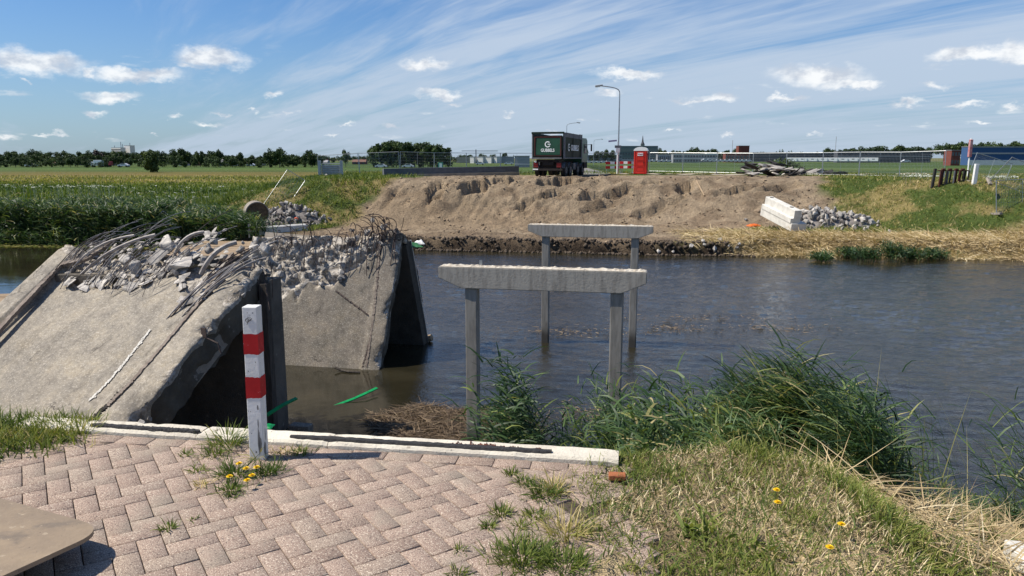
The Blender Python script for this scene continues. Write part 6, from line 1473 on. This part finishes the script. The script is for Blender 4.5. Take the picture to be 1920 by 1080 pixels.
n = 900; x = U(-6, 13, n); y = shore(x)+U(-.15, .9, n); s_ = U(.05, .22, n)[:, None, None]; jit = cv_[None]*(1+.35*rng.normal(size=(n, len(cv_), 1)))*s_; V = jit+np.stack([x, y, np.maximum(gz(x, y), WZ)+.02], 1)[:, None]
setp(obj('mud_lumps', np_mesh('mud_lumps', V.reshape(-1, 3), (np.arange(n)[:, None, None]*len(cv_)+cf_[None]).reshape(-1, 3)), mat('wet_mud', (.10, .075, .052), (.05, .038, .028), 5, .8, .6, 20)), 'wet dark mud lumps along the far waterline', 'mud', kind='stuff')
# white umbels
n = 0
def umbels(px0, px1, py0, py1, cnt, y, hgt, label, sz=.05, gy=None):
    V = []; F_ = []; 
    for i in range(cnt):
        px = random.uniform(px0, px1); yy = y+random.uniform(-2, 2); b_ = at(px, 300, yy); z = at(px, random.uniform(py0, py1), yy).z; z = max(z, gzs(b_.x, yy)+.25)
        for k in range(7):
            c = Vector((b_.x+random.gauss(0, .09), yy+random.gauss(0, .09), z+random.gauss(0, .02))); s_ = sz*random.uniform(.6, 1.1); o_ = len(V)
            for q in range(5): V.append((c.x+math.cos(q*1.2566)*s_, c.y+math.sin(q*1.2566)*s_, c.z+random.gauss(0, .01)))
            F_.append((o_, o_+1, o_+2, o_+3, o_+4))
        o_ = len(V); zz_ = gzs(b_.x, yy)-.05; V += [(b_.x-.008, yy, zz_), (b_.x+.008, yy, zz_), (b_.x+.004, yy, z), (b_.x-.004, yy, z)]; F_.append((o_, o_+1, o_+2, o_+3, o_+3) if False else (o_, o_+1, o_+2, o_+3))
    mb = MB(); mb.add(V, F_); setp(mb.build('white_umbels', M['petal']), label, 'wildflowers', kind='stuff')
M['petal'] = mat('white_petal', (.66, .66, .60), (.5, .55, .42), 20, .8)
umbels(0, 230, 346, 352, 60, 60, 1, 'white umbel flowers along the top of the left reed bed'); umbels(230, 470, 348, 370, 30, 56, 1, 'scattered white umbel flowers in the left bank herbs')
umbels(1694, 1745, 324, 331, 45, 54, 1, 'clump of white flowers left of the rusty frames'); umbels(1850, 1910, 330, 342, 60, 52, 1, 'clump of white flowers beyond the slumped fence at right')
# small reed tufts at the far right waterline, each a plant
for i, (px, py, hpx, wd, lb) in enumerate([(1548, 490, 18, .45, 'small green reed tuft at the far right waterline, leftmost'), (1600, 484, 20, .6, 'low reed tuft between the leftmost one and the dark tall one'), (1636, 490, 26, .7, 'reed tuft beside the tallest dark tuft, on its left'), (1684, 490, 38, .65, 'tallest dark green reed tuft at the far right waterline'), (1716, 488, 24, .6, 'reed tuft just right of the tallest dark one'), (1762, 487, 22, .7, 'low reed tuft at the far waterline, rightmost')]):
    c_ = on_plane(px, py, Vector((0, 0, WZ+.05)), Vector((0, 0, 1))); n = 120; x = c_.x+rng.normal(0, wd*.5, n); y = c_.y+.4+rng.normal(0, .25, n)
    v, f, t_ = join(reed_plants(x, y, np.full(n, WZ-.05), (hpx*c_.y/1400)*U(.6, 1.15, n), 2.5, 1.2, 5, .35, .035, .25, (0, .7)))
    setp(obj('reed_tuft', np_mesh('reed_tuft', v, f, t_), M['reed']), lb, 'reeds', 'reed tufts at the far right waterline')
# duckweed strip at far left
n = 1600; x = U(-42, -18, n); y = 41.2-.13*x-U(0, 1.3, n)**1.3+.2; s_ = U(.04, .14, n)
V = np.stack([np.stack([x-s_, y, np.full(n, WZ+.03)], 1), np.stack([x, y-s_*.7, np.full(n, WZ+.03)], 1), np.stack([x+s_, y, np.full(n, WZ+.035)], 1), np.stack([x, y+s_*.7, np.full(n, WZ+.03)], 1)], 1)
veg('lily_pads', (V.reshape(-1, 3), np.arange(4*n).reshape(n, 4), np.repeat(U(.3, .8, n), 4)), M['grass'], 'thin strip of floating leaves below the left reed bed', 'water plants')
# floating bits on open water
n = 900; a = rng.integers(0, 5, n); cx = np.array([2.0, 4.9, 8.0, 1.5, 6.5])[a]; cy = np.array([22.0, 22.5, 22.5, 14.8, 24])[a]
x = cx+rng.normal(0, 1, n)*np.array([.9, .5, 1.1, .5, 1.5])[a]; y = cy+rng.normal(0, .35, n)
veg('floating_bits', blades(np.stack([x, y, np.full(n, WZ+.03)], 1), U(0, 6.3, n), rng.normal(0, .05, n), U(.04, .22, n), U(.01, .025, n), 0., U(.3, .9, n), 3), M['wetstraw'], 'loose floating plant litter on the open canal', 'floating litter')

# --- near reeds: clumps rooted on the bank below the kerb
def clump(c, rx, ry, n, H, az0, azs, label, lean=.2, nl=9, ll=.42, lw=.022, tint=(0, .85), droop=(.5, 1.6), dead=.05, rot=0, upper=.2, zmin=None):
    if n > 50: nl = int(nl*1.4); ll *= .74; azs *= .75; lean *= .75; lw *= .9
    th_ = U(0, 2*np.pi, n); r_ = np.sqrt(rng.random(n)); x = r_*np.cos(th_)*rx; y = r_*np.sin(th_)*ry
    cs, sn = math.cos(rot), math.sin(rot); x, y = c[0]+x*cs-y*sn, c[1]+x*sn+y*cs
    z = np.maximum(gz(x, y), WZ-.1)-.02; hh2 = H*(1-.35*r_**2)*U(.75, 1.1, n)
    P_ = reed_plants(x, y, z, hh2, az0, azs, nl, ll, lw, lean, tint, .009, 3, droop, upper)
    m_ = max(6, int(n*dead)); xd = c[0]+rng.normal(0, rx*.7, m_); yd = c[1]+rng.normal(0, ry*.7, m_)
    P_.append(blades(np.stack([xd, yd, np.maximum(gz(xd, yd), WZ)-.02], 1), U(0, 6.3, m_), U(.8, 1.5, m_), U(.5, 1.0, m_)*H, .007, U(0, .5, m_), U(.9, 1, m_), 3))
    v, f, t_ = join(P_); return setp(obj('reed_clump', np_mesh('reed_clump', v, f, t_), M['reed']), label, 'reeds')
clump((.34, 9.3), .34, .8, 130, 2.85, 3.0, .5, 'reed clump growing right against the left pile of the nearer support', .10, 11, .5, .028, upper=.25)
clump((1.05, 9.0), .7, .8, 150, 2.25, 2.9, .9, 'loose reeds between the two piles of the nearer support', .2, 8, .42, .020)
clump((1.35, 8.9), .75, .8, 150, 2.15, 2.8, .8, 'dense reed clump at the right pile of the nearer support', .15, 9, .42, .020)
clump((.5, 7.6), .65, .6, 60, 1.35, 2.7, 1.1, 'low pale leaved reeds just behind the middle of the kerb end', .25, 8, .42, .028, (.3, .95))
clump((2.3, 8.0), .8, .8, 140, 1.75, 2.9, .9, 'low reeds between the right pile and the big windblown clump', .2, 9, .40, .019)
clump((1.7, 6.7), .9, .6, 130, 1.30, 2.8, 1.2, 'short bright reeds behind the right end of the kerb', .25, 8, .40, .026, (.3, .95))
clump((2.78, 6.2), .46, .75, 330, 1.45, 2.85, .40, 'big windblown reed clump bending left over the grass shoulder', .36, 13, .42, .014, (.1, .9), (.2, .95), .03, .4, .3)
clump((2.6, 5.15), .22, .45, 120, .95, 2.7, .7, 'dark reed stems at the right foot of the big windblown clump', .15, 9, .36, .013, (0, .8), (.4, 1.5), .15)
clump((1.95, 5.5), .45, .35, 60, .75, 2.6, 1.0, 'short pale reeds at the edge of the dry grass below the big clump', .3, 7, .30, .011, (.4, .95))
clump((3.5, 6.3), .3, .6, 12, 1.6, 2.9, .6, 'few thin reed stalks standing in the water right of the big clump', .1, 5, .3, .014, (.3, .95), dead=.8)
clump((5.0, 8.8), .8, .6, 16, .95, 2.9, .8, 'sparse thin reeds at the waterline between the big clump and the right tuft', .25, 5, .35, .018, (.2, 1), dead=.5)
clump((6.75, 8.7), .5, .5, 26, 2.15, 2.8, .45, 'feathery reeds bent by wind at the right edge of the picture', .30, 10, .55, .020, (.2, .85), (.2, 1.0))
clump((5.35, 8.2), .35, .4, 7, 1.5, 2.8, .4, 'single leaning feathery reeds left of the right edge reeds', .45, 6, .45, .018, (.2, .85), (.2, 1.0))
clump((6.6, 9.2), 1.1, .35, 260, .62, 1.5, 1.8, 'low bright green sedge at the waterline near the right edge', .25, 4, .35, .016, (.45, .85), (.2, .9), .05)

# --- grass on the near shoulder
def scatter(n, x0, x1, y0, y1, dens):
    x = U(x0, x1, n); y = U(y0, y1, n); k = rng.random(n) < dens(x, y); return x[k], y[k]
edge_x = lambda y: .40-(y-2.4)*.06+.12*np.sin(y*5.1)
def d1(x, y):
    dd, ins = poly_dist(x, y, TOP); g = fbm(x*2.6, y*2.6, 4)
    return np.where(ins, ss(-.10, .28, x-edge_x(y)+.42*g), 1-ss(.3, .9, dd))*(.7+.45*ss(-.3, .2, g))
x, y = scatter(95000, .15, 3.0, 1.6, 5.0, d1)
patchn = fbm(x*2.2+3, y*2.2, 3); greens = ss(-.12, .22, patchn+.35*(1-ss(.2, .9, x-edge_x(y)))-.12)
gr_ = rng.random(len(x)) < .25+.62*greens
dd, ins = poly_dist(x, y, TOP)
def gblade(x, y, h0, h1, w, ti, el=(.5, 1.45), cu=(.2, 1.6), lift=-.01):
    n = len(x); return blades(np.stack([x, y, gz(x, y)+lift], 1), U(0, 6.3, n), U(el[0], el[1], n), U(h0, h1, n), U(w[0], w[1], n), U(cu[0], cu[1], n), ti, 3)
nb_ = gr_.sum()
veg('shoulder_green_grass', gblade(x[gr_], y[gr_], .03, .11, (.003, .0065), np.clip(.42+.18*patchn[gr_]+rng.normal(0, .10, nb_), .15, .75)), M['grass'], 'green grass growing over the right edge of the brick paving', 'grass')
k = ~gr_; nb_ = k.sum()
veg('shoulder_dry_grass', gblade(x[k], y[k], .025, .085, (.002, .0042), np.clip(.68+.2*rng.normal(size=nb_), .2, 1), (.0, 1.1), (-.2, .7)), M['straw'], 'dry straw coloured grass on the near shoulder right of the kerb', 'dry grass')
# straw slope at lower right
n = 26000; x = U(1.9, 8.6, n); y = U(2.0, 9.9, n); dd, ins = poly_dist(x, y, TOP); k = (~ins) & (rng.random(n) < ss(.02, .55, dd)) & (y < 3+1.15*x) & (np.hypot(x-3.1, y-4.1) > .55); x, y = x[k], y[k]; n = len(x)
veg('slope_straw', blades(np.stack([x, y, gz(x, y)+U(0, .09, n)], 1), rng.normal(.2, 1.2, n)+np.where(rng.random(n) < .5, np.pi, 0), rng.normal(.08, .22, n), U(.12, .55, n), U(.004, .010, n), U(-.1, .5, n), np.clip(.42+.25*fbm(x*1.5, y*1.5, 3)+rng.normal(0, .2, n), 0, 1), 3), M['straw'], 'flattened dry reed straw covering the near bank at lower right', 'dry reeds')
x, y = scatter(9000, 1.6, 4.6, 2.6, 5.6, lambda x, y: .6*ss(.12, .40, fbm(x*1.9+5, y*1.9, 3)))
veg('bank_green_tufts', gblade(x, y, .08, .26, (.004, .009), np.clip(.42+rng.normal(0, .1, len(x)), .1, .75), (.7, 1.5), (.1, 1.2)), M['grass'], 'green grass tufts poking through the near bank straw', 'grass')
# tall green blades at the back of the shoulder
x, y = scatter(900, 1.15, 1.95, 3.55, 4.7, lambda x, y: .8+0*x)
veg('tall_shoulder_grass', gblade(x, y, .05, .15, (.003, .005), np.clip(.58+rng.normal(0, .08, len(x)), .3, .8), (.9, 1.5), (.0, .7)), M['grass'], 'taller yellow green grass at the back of the near shoulder', 'grass')
# weeds in the paving: each tuft a plant
def tuft(px, py, r_, n, h, lb, ti=.42, m='grass', el=(.35, 1.4), w=(.003, .006), up=0):
    c_ = on_plane(px, py, Vector((0, 0, 0)), Vector((0, 0, 1))); x = rng.normal(0, r_*.45, n); y = rng.normal(0, r_*.45, n)
    v, f, t_ = blades(np.stack([x, y, np.full(n, -.008)], 1), np.arctan2(y, x)+rng.normal(0, .6, n), U(el[0], el[1], n), h*U(.5, 1.1, n), U(w[0], w[1], n), U(.2, 1.5, n), np.clip(ti+rng.normal(0, .1, n), 0, 1), 3)
    o = obj('weed_tuft', np_mesh('weed_tuft', v, f, t_), M[m]); o.location = (c_.x, c_.y, 0); return setp(o, lb, 'weed', 'weeds in the paving joints')
for a in [(425, 832, .10, 170, .15, 'tall green grass tuft left of the post at the kerb'), (400, 850, .09, 110, .07, 'low green weed patch left of the tall tuft by the post'), (348, 852, .04, 40, .05, 'small green weed near the kerb, left of the post weeds'), (482, 858, .03, 30, .13, 'few upright blades against the foot of the post', .6), (565, 848, .05, 80, .06, 'green weed right of the post by the kerb'), (530, 850, .07, 60, .05, 'sparse brown grass just right of the post', .85),
          (370, 882, .04, 50, .06, 'small weed below the low green patch', .5), (378, 908, .035, 40, .06, 'small reddish dry weed in the bricks left of the flowers', .9, 'grass'), (440, 888, .09, 150, .10, 'dark weedy tuft around the yellow flowers, upper', .3), (500, 885, .09, 200, .075, 'dark green leafy weed mat right of the yellow flowers', .18), (435, 918, .07, 130, .07, 'green weed mat below the yellow flowers', .35), (438, 930, .03, 40, .04, 'tiny weed under the flower mat', .3),
          (318, 990, .035, 55, .05, 'small green weed alone in the middle of the bricks'), (362, 974, .02, 22, .035, 'tiny weed right above the lone weed in the bricks'), (960, 886, .035, 60, .05, 'small green weed near the tar end, leftmost there'), (985, 902, .06, 100, .055, 'green weed right of the leftmost one near the tar end'), (940, 962, .055, 120, .06, 'bright green weed alone at the edge of the overgrowth', .45), (918, 985, .035, 50, .05, 'small weed left below the bright green one'),
          (1005, 967, .06, 120, .055, 'bright green weed in a row right of the lone one', .45), (975, 985, .04, 60, .05, 'small green weed between the two bright ones', .5), (1020, 925, .09, 200, .08, 'dark grassy weed below the tar end', .3), (1042, 918, .06, 70, .13, 'tall brown stemmed weed near the loose brick', .8), (862, 1030, .03, 36, .05, 'tiny weed among the lower bricks, upper of two'), (858, 1072, .04, 60, .05, 'small weed among the lower bricks, lower of two'), (980, 1045, .14, 480, .09, 'large green grass patch at the lower edge of the bricks', .4), (1060, 1060, .12, 330, .08, 'second large grass patch right of the lower one', .38), (1060, 1000, .10, 150, .14, 'spiky brown green weed in the overgrown bricks', .7)]:
    tuft(*a)
# weeds at the left edge
x, y = scatter(12000, -3.7, -2.35, 3.3, 4.45, lambda x, y: ss(.05, .4, (-2.55-x)*1.2+(y-3.6)*.35+.3*fbm(x*3, y*3, 3)))
pn = fbm(x*3, y*3, 3)
veg('left_verge_grass', gblade(x, y, .04, .15, (.004, .008), np.clip(.42+.35*pn+.1*rng.normal(size=len(x)), .1, .95), (.6, 1.5), (.1, 1.3), .02), M['grass'], 'green and dry grass growing at the left end of the kerb', 'grass')
# --- dandelions
def dandelion(px, py, h, lb, z0=0.0):
    c_ = on_plane(px, py, Vector((0, 0, z0+h)), Vector((0, 0, 1))); t = thing('dandelion', lb, 'flower', (c_.x, c_.y, z0-.01), random.random()*6, 'yellow flowers')
    mb = MB(); mb.tube(curve((0, 0, 0), [(.008, 0, h*.5), (0, 0, h)], 5), .0016, 5); mb.build('stem', M['stem'], t)
    mb = MB()
    for ring_, (rr_, k_, up_) in enumerate([(.017, 16, .002), (.013, 13, .006), (.008, 9, .009), (.004, 5, .010)]):
        for i in range(k_):
            a = 2*math.pi*i/k_+ring_*.3; d = Vector((math.cos(a), math.sin(a), 0)); s_ = Vector((-math.sin(a), math.cos(a), 0))*.0022
            o = Vector((0, 0, h)); mb.add([o-s_*.5, o+s_*.5, o+d*rr_+s_+Vector((0, 0, up_)), o+d*rr_-s_+Vector((0, 0, up_))], [(0, 1, 2, 3)])
    mb.build('flower_head', M['yellow'], t); return t
M['stem'] = mat('stem_green', (.10, .16, .04), None, rough=.6); M['yellow'] = mat('yellow_petal', (.85, .62, .01), (.78, .5, .01), 200, .6)
for px, py, lb in [(448, 866, 'small yellow dandelion nearest the kerb left of the post foot'), (461, 875, 'large yellow dandelion in the middle of the group by the post'), (481, 873, 'yellow dandelion closest to the post foot'), (472, 888, 'yellow dandelion just above the lowest bloom by the post'), (463, 897, 'lowest large yellow dandelion of the group by the post'), (430, 890, 'leftmost small yellow dandelion of the group by the post')]:
    dandelion(px, py, .055, lb)
for px, py, lb in [(1458, 938, 'single yellow flower in the dry grass on the right shoulder, upper one'), (1578, 979, 'single yellow flower on the right shoulder, rightmost'), (1456, 915, 'small yellow bloom just above the upper flower on the right shoulder'), (1556, 1022, 'small yellow bloom below the rightmost flower')]:
    dandelion(px, py, .10, lb, -.02)
# broad leaved weeds on the shoulder
for px, py, lb in [(1335, 1000, 'bright broad leaved weed in the dry grass on the right shoulder'), (1450, 1050, 'dark broad leaved weed near the bottom edge on the right shoulder'), (1300, 1000, 'smaller broad leaved weed left of the bright one')]:
    c_ = on_plane(px, py, Vector((0, 0, -.02)), Vector((0, 0, 1))); n = 34
    v, f, t_ = blades(np.stack([rng.normal(0, .03, n), rng.normal(0, .03, n), np.zeros(n)], 1), U(0, 6.3, n), U(.3, 1.2, n), U(.06, .15, n), U(.012, .024, n), U(.3, 1.3, n), np.clip(.45+rng.normal(0, .08, n), 0, 1), 4)
    o = obj('broadleaf_weed', np_mesh('broadleaf_weed', v, f, t_), M['grass']); o.location = (c_.x, c_.y, -.02); setp(o, lb, 'weed')
